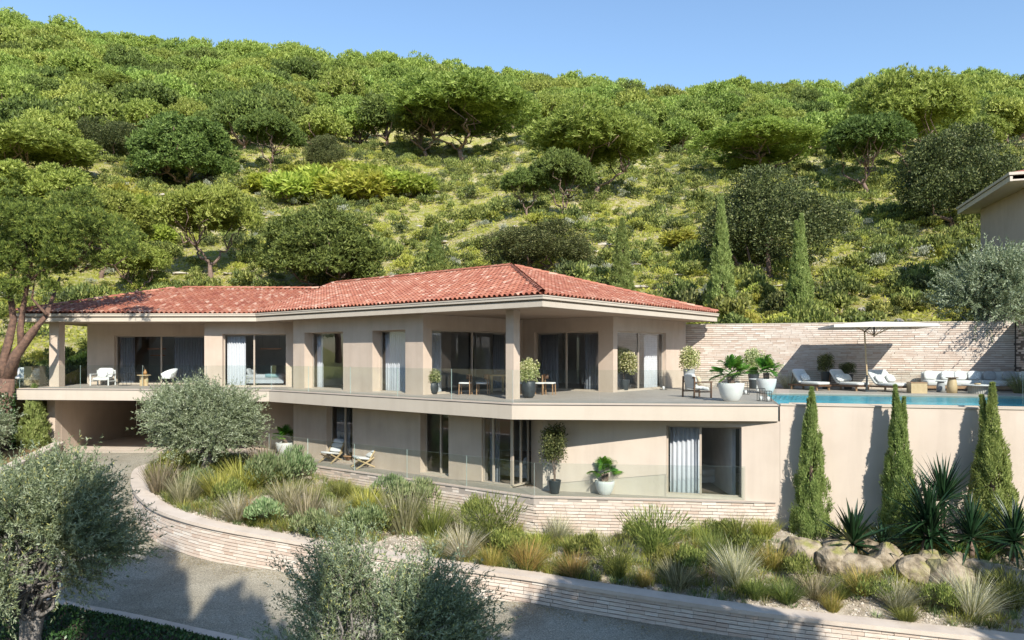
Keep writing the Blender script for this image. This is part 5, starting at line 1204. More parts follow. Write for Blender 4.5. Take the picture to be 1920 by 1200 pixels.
# dead stems and leaf litter lying between the plants, grit and fallen leaves along the driveway edge
rng = np.random.default_rng(93); n = 16000; P = bank_pt(rng.uniform(.05, 1, n), rng.random(n)); D = rng.normal(size=P.shape) * np.array([1, 1, .35]) + np.array([0, 0, .25]); V, Q, r = leaves(P, D, .12 * rng.uniform(.4, 1.6, n), .009, rng)
stuff(link('dead_stems', npmesh('dead_stems', V, Q, gr_brown, r)))
n = 2600; s = rng.random(n) * (len(cp) - 2); k = s.astype(int); f = (s - k)[:, None]; q = cp[k, :2] * (1 - f) + cp[k + 1, :2] * f; off_ = np.abs(rng.normal(size=n)) * .35 + .03
t2 = ob[k] - cp[k, :2]; t2 /= np.linalg.norm(t2, axis=1, keepdims=True); q = q + t2 * off_[:, None]; P = np.stack([q[:, 0], q[:, 1], zd(q[:, 1]) + .006], 1)
V, Q, r = leaves(P, rng.normal(size=P.shape) * np.array([1, 1, .08]), .05 * rng.uniform(.5, 1.5, n), .022, rng, O=np.tile([0, 0, 1.], (n, 1)), on=.1)
stuff(link('fallen_leaves', npmesh('fallen_leaves', V, Q, gr_rust, r)))
# dark hedge plants of the lower bed
rng = np.random.default_rng(95); n = 52000; s = rng.random(n); t_ = rng.random(n) ** 1.5 * .55; i = s * (len(ko) - 1); k = np.clip(i.astype(int), 0, len(ko) - 2); f = (i - k)[:, None]
a = ko[k] * (1 - f) + ko[k + 1] * f; b = far[k] * (1 - f) + far[k + 1] * f; p2 = a * (1 - t_[:, None]) + b * t_[:, None]
hh = np.minimum(.34, .06 + t_ * 6) * (.75 + .25 * np.sin(p2[:, 0] * 4) * np.sin(p2[:, 1] * 5)); P = np.stack([p2[:, 0], p2[:, 1], zd(p2[:, 1]) + .04 + hh * rng.random(n) ** .4], 1)
V, Q, r = leaves(P, np.array([0, 0, .7]) + rng.normal(size=P.shape) * .7, .10, .05, rng); stuff(link('ground_cover_hedge', npmesh('ground_cover_hedge', V, Q, lf_hedge, r)))

# ------------------------------------------------------------------ boulders and yuccas
BL = [(1502, 1040, 76, 62, 'low grey boulder left of the first cypress'), (1562, 1055, 66, 50, 'mossy boulder at the foot of the first cypress'), (1610, 1068, 86, 52, 'broad flat boulder with moss on its left side'),
      (1662, 1056, 78, 62, 'boulder below the big yucca with a mossy top'), (1718, 1072, 74, 50, 'sunlit grey boulder under the yucca trunks'), (1780, 1085, 82, 62, 'steep faced boulder, largest in the row'),
      (1574, 1030, 66, 44, 'pale boulder under the dark broad-leaved yucca'), (1630, 1030, 60, 40, 'tan boulder behind the mossy ones'), (1795, 1052, 66, 36, 'low sunlit pale boulder below the yellow yucca'),
      (1840, 1072, 70, 40, 'mossy boulder at the right end of the row'), (1890, 1085, 70, 50, 'shaded boulder at the right edge'), (1745, 1048, 50, 34, 'small boulder behind the sunlit one')]
RM = [rock_mesh(900 + i, 'boulder', rock_m, 3, .78) for i in range(5)]
for i, (px, py, wp, hp, lb) in enumerate(BL):
    p = cast(soil_bvh, px, py + 12); s = F / p.y; o = link('boulder', RM[i % 5], None, p + Vector((0, 0, hp / s * .26))); o.scale = (wp / s / 1.8, wp / s / 1.75, hp / s / 1.3); o.rotation_euler = (RG.normal() * .12, RG.normal() * .12, RG.normal() * .5); tag(o, lb, 'boulder')
def blade_mesh(L, W, m, droop=.35, seg=4, fold=.25):
    vs = []; fs = []
    for i in range(seg + 1):
        t_ = i / seg; wd = W * (1 - t_ ** 2.2) * (.75 + .5 * min(t_ * 3, 1)) * .5 + .001; x = L * t_; z = -droop * L * t_ ** 2.2; vs += [(x, -wd, z + wd * fold), (x, 0, z - wd * fold), (x, wd, z + wd * fold)]
        if i: b = 3 * i; fs += [(b - 3, b, b + 1, b - 2), (b - 2, b + 1, b + 2, b - 1)]
    mb = MB(); mb.add(vs, fs); return mb.mesh('leaf', m)
def yucca(px, py, hpx, label, m, nleaf, L, W, trunk=.25, seed=1, droop=.25, Yb=None, heads=1):
    p = cast(soil_bvh, px, py) if Yb is None else Vector((gx(px, Yb), Yb, gz(py, Yb))); t = thing('yucca', label, 'yucca', p); rg = random.Random(seed); me = [blade_mesh(L * k, W, m, droop * k) for k in (1, .85, .7)]
    mb = MB()
    for h in range(heads):
        hx, hy, hz = ((0, 0, trunk) if heads == 1 else (rg.uniform(-.35, .35), rg.uniform(-.25, .25), trunk * rg.uniform(.6, 1.15)))
        mb.tube([(hx * .1, hy * .1, -.15), (hx * .6, hy * .6, hz * .5), (hx, hy, hz)], [.08, .07, .06], 7)
        for k in range(nleaf):
            el = R(-35 + 123 * rg.random() ** .8) if k > 5 else R(80); az = rg.random() * 2 * PI; o = link('leaf', me[k % 3], t, (hx, hy, hz + .02)); o.rotation_euler = (0, -el, az); o.rotation_mode = 'XYZ'
    mb.build('trunk', bark_pine, t, world=False, smooth=True); return t
yucca(1600, 1050, 120, 'dark yucca with broad stiff leaves right of the first cypress', lf_yucca, 64, 1.3, .12, .40, 1, .14)
yucca(1725, 1050, 250, 'big many-headed yucca with long spiky leaves in front of the middle cypress', lf_yucca, 80, 1.4, .07, .85, 2, .12, None, 3)
yucca(1768, 1030, 250, 'tall spiky yucca standing behind the many-headed one', lf_yucca, 110, 1.4, .065, 1.35, 3, .1)
yucca(1822, 1055, 170, 'spiky dark yucca between the middle and right cypresses', lf_yucca, 90, 1.2, .07, .65, 4, .14)
yucca(1795, 1062, 80, 'small yellow-edged yucca low above the boulders', lf_yucca_y, 40, .62, .05, .18, 5, .3)
yucca(1850, 1068, 60, 'second small yellow-edged yucca further right above the boulders', lf_yucca_y, 34, .58, .045, .12, 6, .3)
yucca(1902, 1050, 160, 'shaded yucca at the right edge of the picture', lf_yucca, 80, 1.3, .08, .5, 7, .2)
yucca(1655, 1045, 60, 'low shaded yucca in front of the middle cypress', lf_yucca, 50, .85, .07, .2, 8, .25)

# ------------------------------------------------------------------ pots and potted plants
def pot_mb(r, h, kind='round'):
    mb = MB()
    pr = {'round': [(.55, 0), (.80, .12), (.98, .45), (1.0, .68), (.93, .90), (.86, 1), (.80, .985), (.80, .92), (0, .92)],
          'taper': [(.62, 0), (.68, .06), (1.0, .97), (1.0, 1), (.92, 1), (.90, .93), (0, .93)],
          'bowl': [(.52, 0), (.60, .04), (.82, .35), (.97, .75), (1.0, .96), (.98, 1), (.91, 1), (.89, .94), (0, .94)]}[kind]
    mb.lathe([(a * r, b * h) for a, b in pr], 28); return mb
BUSH = []
for i in range(3):
    rng = np.random.default_rng(1200 + i); P, d, C, LR = crown_points(rng, .40, .34, 22, 3400, .36, 1.0, 1.0, 0); P[:, 2] += rng.uniform(0, .55, len(P))
    V, Q, r = leaves(P, d + rng.normal(size=P.shape) * .7, .075, .038, rng); BUSH.append(npmesh('foliage', V, Q, lf_varieg, r))
rng = np.random.default_rng(1210); P, d, C, LR = crown_points(rng, .40, .34, 22, 3800, .36, 1.0, 1.0, 0); P[:, 2] += rng.uniform(0, .8, len(P)); V, Q, r = leaves(P, d + rng.normal(size=P.shape) * .7, .07, .032, rng); BUSH_D = npmesh('foliage', V, Q, lf_oak, r)
rng = np.random.default_rng(1211); P, d, C, LR = crown_points(rng, .40, .34, 22, 3800, .36, 1.0, 1.0, 0); P[:, 2] += rng.uniform(0, .8, len(P)); V, Q, r = leaves(P, d + rng.normal(size=P.shape) * .7, .07, .032, rng); BUSH_G = npmesh('foliage', V, Q, lf_scrub, r)
def potted_shrub(px, py, z, r, h, potm, kind, fol, fw, fz0, fh, label, natural=.95, loc=None):
    p = loc or onz(px, py, z); t = thing('potted_shrub', label, 'potted plant', p)
    pot_mb(r, h, kind).build('pot', potm, t, smooth=True, world=False)
    mb = MB()
    for k in range(3): mb.tube([(.02 * k - .02, .02 * (k % 2), h * .9), (.03 * (k - 1), .03, (h + fz0) / 2 + .1), (.09 * (k - 1), .05 - .05 * k, fz0 + .25)], [.016, .013, .008], 6)
    mb.build('stem', bark_pine, t, world=False)
    f = link('foliage', fol, t, (0, 0, fz0)); f.scale = (fw / .74, fw / .74, fh / natural * 1.1); return t
potted_shrub(811, 739, 0, .25, .48, anth_m, 'round', BUSH[0], .62, .42, .55, 'rounded variegated shrub in a dark pot at the corner of the long window wall')
potted_shrub(991, 746, 0, .27, .62, anth_m, 'round', BUSH[1], .62, .55, .85, 'variegated shrub in a dark round pot right beside the terrace column')
potted_shrub(1170, 733, 0, .26, .50, anth_m, 'taper', BUSH[2], .98, .70, 1.0, 'large ball shaped variegated shrub in a dark tapered pot before the dining window')
potted_shrub(1292, 731, 0, .26, .95, fabric_g, 'taper', BUSH[0], .82, .85, 1.0, 'variegated shrub in a tall grey pot against the brick wall, behind the wooden armchair')
potted_shrub(1413, 728, 0, .26, .75, anth_m, 'taper', BUSH[1], .78, .85, .95, 'variegated shrub behind the second white palm pot', loc=Vector((gx(1413, 33.4), 33.4, 0)))
potted_shrub(1549, 726, 0, .25, .80, anth_m, 'taper', BUSH_D, .66, .75, .75, 'dark shrub in a pot by the brick wall behind the first two loungers', 1.1, loc=Vector((gx(1549, 33.3), 33.3, 0)))
potted_shrub(1590, 726, 0, .25, .7, anth_m, 'taper', BUSH_D, .66, .65, .5, 'low dark shrub in a pot by the brick wall under the parasol', 1.1, loc=Vector((gx(1590, 32.9), 32.9, 0)))
potted_shrub(1038, 915, ZL, .24, .50, anth_m, 'taper', BUSH[0], .66, .72, .42, 'small variegated bush in a dark pot on the lower terrace beside the corner window')
potted_shrub(1037, 905, ZL, .22, .45, anth_m, 'taper', BUSH_D, .82, .95, 1.15, 'tall dark ball topiary standing against the lower wall', 1.1, loc=Vector((gx(1040, 24.1), 24.1, ZL)))
# fan palms
def fan_mesh(Rl=.42, n=24, seed=1):
    rg = random.Random(seed); vs = []; fs = []; st = .38
    vs += [(0, -.006, 0), (0, .006, 0), (st, .005, .03), (st, -.005, .03)]; fs.append((0, 1, 2, 3))
    for k in range(n):
        a = R(-118 + 236 * k / (n - 1)); a2 = R(236 / n * .52); Lk = Rl * (.80 + .2 * math.cos(a * .6)) * rg.uniform(.93, 1.03)
        z = .03; b = len(vs); c, s_ = math.cos(a), math.sin(a); w_ = Lk * math.tan(a2) * .46
        for t_, ww in ((.02, .1), (.5, 1), (.75, .85), (1.0, .05)):
            x = Lk * t_; dz = -.22 * Lk * t_ ** 2 + .03; fl = .02 * (k % 2)
            vs += [(st + c * x - s_ * -w_ * ww, s_ * x + c * -w_ * ww, z + dz), (st + c * x - s_ * w_ * ww, s_ * x + c * w_ * ww, z + dz + .02)]
        fs += [(b, b + 2, b + 3, b + 1), (b + 2, b + 4, b + 5, b + 3), (b + 4, b + 6, b + 7, b + 5)]
    mb = MB(); mb.add(vs, fs); me = mb.mesh('leaf', lf_palm); at = me.attributes.new('rnd', 'FLOAT', 'FACE'); at.data.foreach_set('value', [rg.random() for _ in fs]); return me
FAN = [fan_mesh(.44, 26, 1), fan_mesh(.38, 22, 2)]
PEB = rock_mesh(77, 'pebble', pale, 1, .6)
def palm(px, py, z, r, h, label, sc=1.0, nleaf=13, seed=0, pm=None, kind='bowl', loc=None):
    p = loc or onz(px, py, z); t = thing('potted_palm', label, 'potted palm', p); rg = random.Random(seed)
    pot_mb(r, h, kind).build('pot', pm or white_pot, t, smooth=True, world=False)
    for k in range(7):
        a = rg.random() * 6.28; rr = r * .55 * rg.random() ** .5; o = link('pebble', PEB, t, (rr * math.cos(a), rr * math.sin(a), h * .95)); o.scale = (.07, .06, .05)
    mb = MB()
    for k in range(3): mb.tube([(.06 * (k - 1), 0, h * .9), (.08 * (k - 1), .02, h + .12), (.09 * (k - 1), .03, h + .24)], [.055, .05, .04], 7)
    mb.build('trunk', bark_pine, t, world=False)
    for k in range(nleaf):
        el = R(rg.uniform(25, 82)) if k % 3 else R(rg.uniform(-10, 20)); az = 2.399 * k + rg.random(); o = link('leaf', FAN[k % 2], t, (0, 0, h + .22)); o.rotation_euler = (rg.uniform(-.6, .6), -el, az); o.scale = (sc,) * 3
    for k in range(3):
        o = link('leaf', FAN[0], t, (0, 0, h + .22)); o.rotation_euler = (R(90) + rg.uniform(-.3, .3), R(-88), R(-90) + (k - 1) * .5); o.scale = (sc * .95,) * 3
palm(1371, 752, 0, .44, .62, 'fan palm in the nearest white pot beside the wooden armchair', 1.0, 13, 1)
palm(1437, 735, 0, .40, .60, 'fan palm in the second white pot, at the corner of the pool', 1.0, 13, 2, loc=Vector((gx(1437, 29.6), 29.6, 0)))
palm(1134, 927, ZL, .33, .46, 'bright green fan palm in a white pot on the lower terrace', .78, 13, 3)
palm(535, 849, ZL, .42, .55, 'dark bushy palm in a white pot at the far end of the lower terrace', .8, 13, 4, loc=Vector((gx(534, 33.6), 33.6, ZL)))
# ornamental grass near wall
rng = np.random.default_rng(1300); V, Q, r = blades(500, 1.0, .012, .2, .8, .6, rng, 3); o = link('grass_tuft', npmesh('tuft', V, Q, lf_scrub_g, r), None, (gx(1478, 33.4), 33.4, 0)); tag(o, 'grey green ornamental grass by the brick wall left of the first lounger', 'grass')
o = link('grass_tuft', npmesh('tuft', V, Q, gr_green, r), None, (gx(1912, 29.6), 29.6, 0)); o.scale = (1, 1, 1.1); tag(o, 'arching green plant at the far right beside the shaded wall', 'grass')

# ------------------------------------------------------------------ furniture
def rotz(a): return Matrix.Rotation(a, 4, 'Z')
pattern_m, nt, b = newmat('patterned_fabric')
n_v = N(nt, 'ShaderNodeTexVoronoi', i_Scale=9, feature='DISTANCE_TO_EDGE'); nt.links.new(coords(nt), n_v.inputs['Vector']); r_ = ramp(nt, [(.02, (.30, .31, .32)), (.05, (.74, .73, .71))], n_v.outputs['Distance']); nt.links.new(r_.outputs[0], b.inputs['Base Color']); b.inputs['Roughness'].default_value = .95
def lounger(px, py, rz, label, w=.8, pillows=1, loc=None):
    t = thing('sun_lounger', label, 'sun lounger', loc or onz(px, py, 0), rz, 'white sun loungers by the pool'); t.scale = (.9, .9, .92)
    fr = MB(); fr.box((-w / 2, -1.0, .20), (-w / 2 + .06, .98, .28)); fr.box((w / 2 - .06, -1.0, .20), (w / 2, .98, .28)); fr.box((-w / 2 + .061, -1.0, .20), (w / 2 - .061, -.94, .28)); fr.box((-w / 2 + .061, .3, .2), (w / 2 - .061, .36, .28)); fr.build('frame', wood_d, t, world=False)
    for x in (-w / 2 + .03, w / 2 - .03):
        for y in (-.85, .75): MB().box((x - .035, y - .035, 0), (x + .035, y + .035, .199)).build('leg', wood_m, t, world=False)
    MB().cushion((0, -.38, .35), (w - .02, 1.25, .14), .3).build('seat_cushion', fabric_w, t, True, world=False)
    rx = Matrix.Rotation(R(52), 3, 'X'); MB().cushion((0, .50, .66), (w - .02, .86, .13), .3, rot=rx).build('back_cushion', fabric_w, t, True, world=False)
    MB().bar((-w / 2 + .1, .85, .25), (-w / 2 + .1, .72, .92), .03).bar((w / 2 - .1, .85, .25), (w / 2 - .1, .72, .92), .03).build('backrest_support', wood_d, t, world=False)
    for k in range(pillows):
        x = 0 if pillows == 1 else (-.25 + .5 * k) * w
        q = thing('cushion', ('patterned grey and white cushion on ' if k == 0 else 'plain white cushion on ') + label.split(' sun ')[0].replace('white', 'the white', 1) + ' lounger', 'cushion', (0, 0, 0))
        M = Matrix.Translation(t.location) @ rotz(rz); c = M @ Vector((x, .22, .56)); q.location = c; q.rotation_euler = (0, 0, rz)
        MB().cushion((0, 0, 0), (.46, .16, .36), .6, rot=Matrix.Rotation(R(-35), 3, 'X')).build('cover', pattern_m if k == 0 else fabric_w, q, True, world=False)
lounger(1517, 731, R(24), 'first white sun lounger, nearest the house', .85)
lounger(1589, 732, R(24), 'second white sun lounger, just left of the parasol pole', .85, 2)
lounger(1668, 734, R(24), 'wide white sun lounger right of the parasol pole', 1.35, 2)
# parasol
t = thing('parasol', 'large square white parasol on a slim wooden pole over the loungers', 'parasol', onz(1630, 734, 0)); H = 2.78
def pole_pt(z): return (.15 * z / 3 - .12, 0, z)
MB().box((-.32, -.32, 0), (.18, .32, .06)).build('base', anth_m, t, world=False)
MB().tube([(-.12, 0, .03), (-.10, 0, .7)], .045, 10).build('pole_sleeve', anth_m, t, world=False)
MB().tube([(-.10, 0, .7), (-.20, .02, H - .2)], .032, 10).build('pole', wood_l, t, world=False)
MB().tube([(-.20, .02, H - .2), (.22, .03, H + .12)], .028, 8).build('arm', anth_m, t, world=False)
c0 = Vector((.22, .03, H)); mb = MB(); S = 2.2; rr = R(-14)
cs = [(S * math.cos(rr + R(45 + 90 * k)) * 1.25, S * math.sin(rr + R(45 + 90 * k)) * 1.25) for k in range(4)]
mb.add([(c0.x, c0.y, H + .24)] + [(c0.x + x, c0.y + y, H + .05) for x, y in cs] + [(c0.x + x * .5, c0.y + y * .5, H + .16) for x, y in cs], [(5, 6, 0), (6, 7, 0), (7, 8, 0), (8, 5, 0), (1, 2, 6, 5), (2, 3, 7, 6), (3, 4, 8, 7), (4, 1, 5, 8)])
parasol_m = mat('parasol_canvas', (.80, .74, .65), (.76, .70, .61), .95, 5); cn = mb.build('canopy', parasol_m, t, world=False)
mb = MB(); ring = [(c0.x + x, c0.y + y) for x, y in cs][::-1]; mb.band(ring, -.005, .005, H - .06, H + .052, closed=True); mb.build('valance', parasol_m, t, world=False)
MB().tube([(c0.x, c0.y, H - .42), (c0.x, c0.y, H + .22)], .035, 8).build('hub', black_m, t, world=False)
for k in range(8):
    a = rr + R(45 * k); MB().tube([(c0.x, c0.y, H - .38), (c0.x + math.cos(a) * 1.0, c0.y + math.sin(a) * 1.0, H + .12)], .014, 5).build('strut', wood_l, t, world=False)
MB().tube([(c0.x, c0.y, H + .23), (c0.x, c0.y, H + .38)], .03, 8).build('finial', black_m, t, world=False)
# side tables
t = thing('side_table', 'square wooden cube table at the foot of the wide lounger', 'side table', onz(1719, 737, 0), R(-12))
MB().box((-.30, -.30, 0), (.30, .30, .42)).build('body', wood_l, t, world=False); MB().box((-.315, -.315, .421), (.315, .315, .45)).build('tabletop', wood_m, t, world=False)
for k, (x, y, h_) in enumerate([(-.05, 0, .17), (.08, .05, .13)]):
    q = thing('drinking_glass', ['tall clear glass on the wooden cube table', 'short clear glass on the wooden cube table'][k], 'glass', onz(1719, 737, .452) * 0 + Vector((t.location.x + x, t.location.y + y, .451))); mb = MB(); mb.lathe([(.03, 0), (.036, h_)], 12); mb.build('vessel', glass_r, q, world=False)
def drum_table(px, py, r0, r1, h, m_, mt, label):
    t = thing('side_table', label, 'side table', onz(px, py, 0)); MB().lathe([(r0, 0), (r0 * .96, h * .5), (r1, h * .93), (r1 * .9, h)], 24).build('pedestal', m_, t, True, world=False); 
    MB().lathe([(0, h), (r1 * 1.55, h), (r1 * 1.58, h + .03), (0, h + .03)], 24).build('tabletop', mt, t, world=False); return t
drum_table(1764, 735, .17, .13, .44, fabric_g, fabric_g, 'small grey round pedestal table in front of the sofa')
drum_table(1785, 737, .20, .15, .62, wood_l, wood_d, 'tall sand coloured round pedestal table in front of the sofa')
t = thing('coffee_table', 'round white coffee table on a ribbed drum base in front of the corner sofa', 'coffee table', onz(1838, 738, 0))
mb = MB(); mb.lathe([(.42, 0), (.42, .33)], 40); mb.build('drum', mat('ribbed_stone', (.50, .47, .43), None, .7), t, world=False)
mb = MB(); 
for k in range(36):
    a = 2 * PI * k / 36; mb.tube([(.425 * math.cos(a), .425 * math.sin(a), .01), (.425 * math.cos(a), .425 * math.sin(a), .33)], .016, 5)
mb.build('ribs', mat('rib_stone', (.56, .53, .48), None, .7), t, world=False)
MB().lathe([(0, .335), (.66, .335), (.66, .37), (0, .37)], 32).build('tabletop', white_pot, t, world=False)
bz = .371
for k, (x, y, h_, r_, m_, lb) in enumerate([(.0, .05, .30, .045, glass_r, 'glass bottle on the round coffee table'), (.15, 0, .16, .05, glass_r, 'wide glass right of the bottle on the coffee table'), (-.15, -.05, .06, .12, wood_l, 'shallow wooden bowl left of the bottle on the coffee table')]):
    q = thing(['bottle', 'drinking_glass', 'bowl'][k], lb, ['bottle', 'glass', 'bowl'][k], (t.location.x + x, t.location.y + y, bz))
    mb = MB(); mb.lathe([(r_ * .7, 0), (r_, .02), (r_, h_ * .6), (r_ * (.35 if k == 0 else 1), h_ * .75), (r_ * (.35 if k == 0 else 1.02), h_)], 14); mb.build('vessel', m_, q, True, world=False)
# corner sofa: one run along the back wall, one coming forward at the right
t = thing('corner_sofa', 'long white corner sofa beside the pool at the right end of the terrace', 'sofa', (*pf(8.8, 11.5), 0), math.atan2(-.27, .963))
mb = MB(); mb.box((-1.9, -.2, .10), (2.4, .75, .22)); mb.box((1.4, -1.3, .10), (2.4, -.201, .22)); mb.build('plinth', wood_m, t, world=False)
for k in range(3): MB().cushion((-1.38 + 1.06 * k, .25, .34), (1.05, .95, .24), .22).build('seat_cushion', fabric_w, t, True, world=False)
for k in range(2): MB().cushion((1.9, .2 - .98 * k, .34), (.98, .97, .24), .22).build('seat_cushion', fabric_w, t, True, world=False)
MB().cushion((.2, .78, .58), (4.2, .22, .52), .2).build('backrest', fabric_w, t, True, world=False); MB().cushion((2.45, -.3, .58), (.22, 2.0, .52), .2).build('backrest', fabric_w, t, True, world=False)
M = Matrix.Translation(t.location) @ rotz(t.rotation_euler.z)
for k, (x, y, m_, a, lb) in enumerate([(-1.6, .5, fabric_w, .1, 'white cushion at the left end of the corner sofa'), (-.9, .5, pattern_m, -.1, 'patterned cushion behind the small pedestal tables'), (-.4, .46, fabric_w, .15, 'white cushion right of the patterned one on the sofa'), (.15, .5, pattern_m, .05, 'second patterned cushion in the middle of the sofa'), (.75, .5, fabric_g, -.12, 'light grey cushion at the middle of the sofa'),
                                   (1.5, .45, fabric_g, .4, 'grey cushion near the corner of the sofa'), (2.1, .4, pattern_m, .3, 'patterned cushion in the shaded corner of the sofa'), (2.2, -.1, fabric_w, 1.5, 'white cushion on the short side of the sofa'), (2.22, -.65, fabric_g, 1.6, 'dark grey cushion on the short side of the sofa')]):
    q = thing('cushion', lb, 'cushion', M @ Vector((x, y, .66)), t.rotation_euler.z + (0 if k < 7 else -PI / 2)); MB().cushion((0, 0, 0), (.52, .18, .42), .6, rot=Matrix.Rotation(R(-22), 3, 'X')).build('cover', m_, q, True, world=False)
# wooden armchair on the terrace
def armchair(loc, rz, label, wm, cm, w=.74, shell=True):
    t = thing('armchair', label, 'armchair', loc, rz)
    for x in (-w / 2, w / 2):
        MB().box((x - .025, -.36, 0), (x + .025, -.31, .56)).build('leg', wm, t, world=False); MB().bar((x, .36, 0), (x, .34, .78), .05).build('leg', wm, t, world=False)
        MB().box((x - .03, -.38, .562), (x + .03, .33, .60)).build('armrest', wm, t, world=False)
        MB().box((x - .02, -.308, .20), (x + .02, .33, .25)).build('side_rail', wm, t, world=False)
    MB().box((-w / 2 + .03, .33, .72), (w / 2 - .03, .37, .79)).build('top_rail', wm, t, world=False)
    MB().cushion((0, -.02, .36), (w - .1, .66, .14), .35, rot=Matrix.Rotation(R(8), 3, 'X')).build('seat_cushion', cm, t, True, world=False)
    MB().cushion((0, .27, .62), (w - .1, .15, .55), .4, rot=Matrix.Rotation(R(-14), 3, 'X')).build('back_cushion', cm, t, True, world=False); return t
a = armchair(onz(1307, 745, 0), R(105), 'dark wooden armchair with white cushions and curved back on the open terrace', wood_d, fabric_w, .85)
q = thing('cushion', 'cushion with an orange pattern on the wooden armchair', 'cushion', a.matrix_basis @ Vector((0, .14, .60)) if False else a.location + Vector((.02, .05, .62)), R(105))
MB().cushion((0, 0, 0), (.42, .15, .36), .6, rot=Matrix.Rotation(R(-20), 3, 'X')).build('cover', mat('ochre_fabric', (.72, .50, .22), (.70, .66, .58), .95, 14), q, True, world=False)
a = armchair(Vector((gx(193, 37.2), 37.2, 0)), R(2), 'white wooden armchair on the left part of the upper terrace', white_paint, fabric_w, .9)
q = thing('cushion', 'patterned cushion on the white wooden armchair', 'cushion', a.location + Vector((0, -.02, .60)), 0); MB().cushion((0, 0, 0), (.46, .15, .38), .6, rot=Matrix.Rotation(R(-18), 3, 'X')).build('cover', pattern_m, q, True, world=False)
a = armchair(Vector((gx(44, 39), 39, 0)), R(20), 'armchair in the shade at the far left end of the terrace', wood_m, fabric_w, .8)
t = thing('planter_box', 'plain beige box planter beyond the left column', 'planter', (gx(57, 37.2), 37.2, 0)); MB().box((-.2, -.2, 0), (.2, .9, .98)).build('box', wood_l, t, world=False); MB().box((-.17, -.17, .981), (.17, .87, .99)).build('soil', mat('planter_soil', (.08, .06, .04), None, .95), t, world=False)
# round table and shell chair
t = thing('side_table', 'small round light wooden table between the white chairs', 'side table', (gx(270, 36.7), 36.7, 0)); MB().box((-.2, -.04, 0), (.2, .04, .52)).build('base_panel', wood_l, t, world=False); MB().box((-.04, .041, 0), (.04, .2, .52)).build('base_panel', wood_l, t, world=False); MB().box((-.04, -.2, 0), (.04, -.041, .52)).build('base_panel', wood_l, t, world=False)
MB().lathe([(0, .521), (.33, .521), (.33, .56), (0, .56)], 24).build('tabletop', wood_l, t, world=False)
q = thing('vase', 'small amber vase on the round wooden table', 'vase', (t.location.x + .06, 36.7, .561)); MB().lathe([(.06, 0), (.10, .08), (.08, .16), (.04, .20), (.05, .26)], 16).build('body', mat('amber_glaze', (.45, .22, .07), None, .3), q, True, world=False)
MB().tube([(0, 0, .2), (-.05, 0, .38), (-.14, 0, .48)], .006, 5).build('twig', bark_pine, q, world=False)
t = thing('shell_chair', 'white woven shell chair with thin wire legs', 'chair', (gx(316, 36.6), 36.6, 0), R(-35))
vs = []; fs = []; nu_, nv_ = 20, 9
for j in range(nv_ + 1):
    f = j / nv_
    for i in range(nu_ + 1):
        a_ = PI * (-.62 + 1.24 * i / nu_) + PI / 2; rad = .20 + .24 * f ** .7; hgt = .36 + (.12 + .40 * (.5 + .5 * math.cos(a_ - PI / 2)) ** 1.0) * f ** 1.6
        vs.append((rad * math.cos(a_) * 1.15, rad * math.sin(a_) * .9, hgt))
for j in range(nv_):
    for i in range(nu_): k = j * (nu_ + 1) + i; fs.append((k, k + 1, k + nu_ + 2, k + nu_ + 1))
mb = MB(); mb.add(vs, fs); mb.build('shell', white_paint, t, True, world=False)
MB().cushion((0, -.05, .40), (.52, .5, .10), .5).build('seat_cushion', fabric_w, t, True, world=False)
for x, y in ((-.2, -.25), (.2, -.25), (-.2, .2), (.2, .2)): MB().tube([(x * .6, y * .6, .37), (x * 1.25, y * 1.25, 0)], .010, 5).build('leg', black_m, t, world=False)
# lanterns
def lantern(loc, w_, h_, label, candle=True, m_=None):
    t = thing('lantern', label, 'lantern', loc); mb = MB(); w2 = w_ / 2
    for x in (-w2, w2):
        for y in (-w2, w2): mb.box((x - .008, y - .008, 0), (x + .008, y + .008, h_))
    for z in (.0, h_ - .016):
        mb.box((-w2 + .009, -w2 - .008, z), (w2 - .009, -w2 + .008, z + .016)); mb.box((-w2 + .009, w2 - .008, z), (w2 - .009, w2 + .008, z + .016)); mb.box((-w2 - .008, -w2 + .009, z), (-w2 + .008, w2 - .009, z + .016)); mb.box((w2 - .008, -w2 + .009, z), (w2 + .008, w2 - .009, z + .016))
    mb.build('frame', black_m, t, world=False)
    if candle: MB().lathe([(.05, .01), (.05, .16), (0, .16)], 14).build('candle', white_pot, t, True, world=False)
lantern(onz(1244, 731, 0), .26, .60, 'black lantern with a white candle against the house corner by the brick wall')
lantern(onz(1427, 752, 0), .20, .44, 'tall black wire lantern on the terrace edge by the pool'); lantern(onz(1439, 753, 0) + Vector((.06, .1, 0)), .17, .36, 'smaller black wire lantern beside the tall one')
lantern(Vector((gx(1398, 28.8), 28.8, 0)), .22, .5, 'black wire lantern between the two white palm pots'); lantern(Vector((gx(234, 36.9), 36.9, 0)), .42, .60, 'square black lantern between the white armchair and the round table', False)
t = thing('side_table', 'small round white table behind the second palm pot', 'side table', (gx(1420, 31.4), 31.4, 0)); MB().lathe([(.05, 0), (.05, .5)], 12).build('pedestal', white_paint, t, world=False); MB().lathe([(0, .5), (.36, .5), (.36, .54), (0, .54)], 24).build('tabletop', white_paint, t, world=False)
t = thing('dining_table', 'wooden dining table half hidden behind the terrace column', 'dining table', (.2, 29.6, 0), math.atan2(-.63, .777)); MB().box((-1.2, -.45, .70), (1.2, .45, .75)).build('tabletop', wood_l, t, world=False)
for x in (-1.05, 1.05):
    for y in (-.36, .36): MB().box((x - .035, y - .035, 0), (x + .035, y + .035, .699)).build('leg', wood_l, t, world=False)
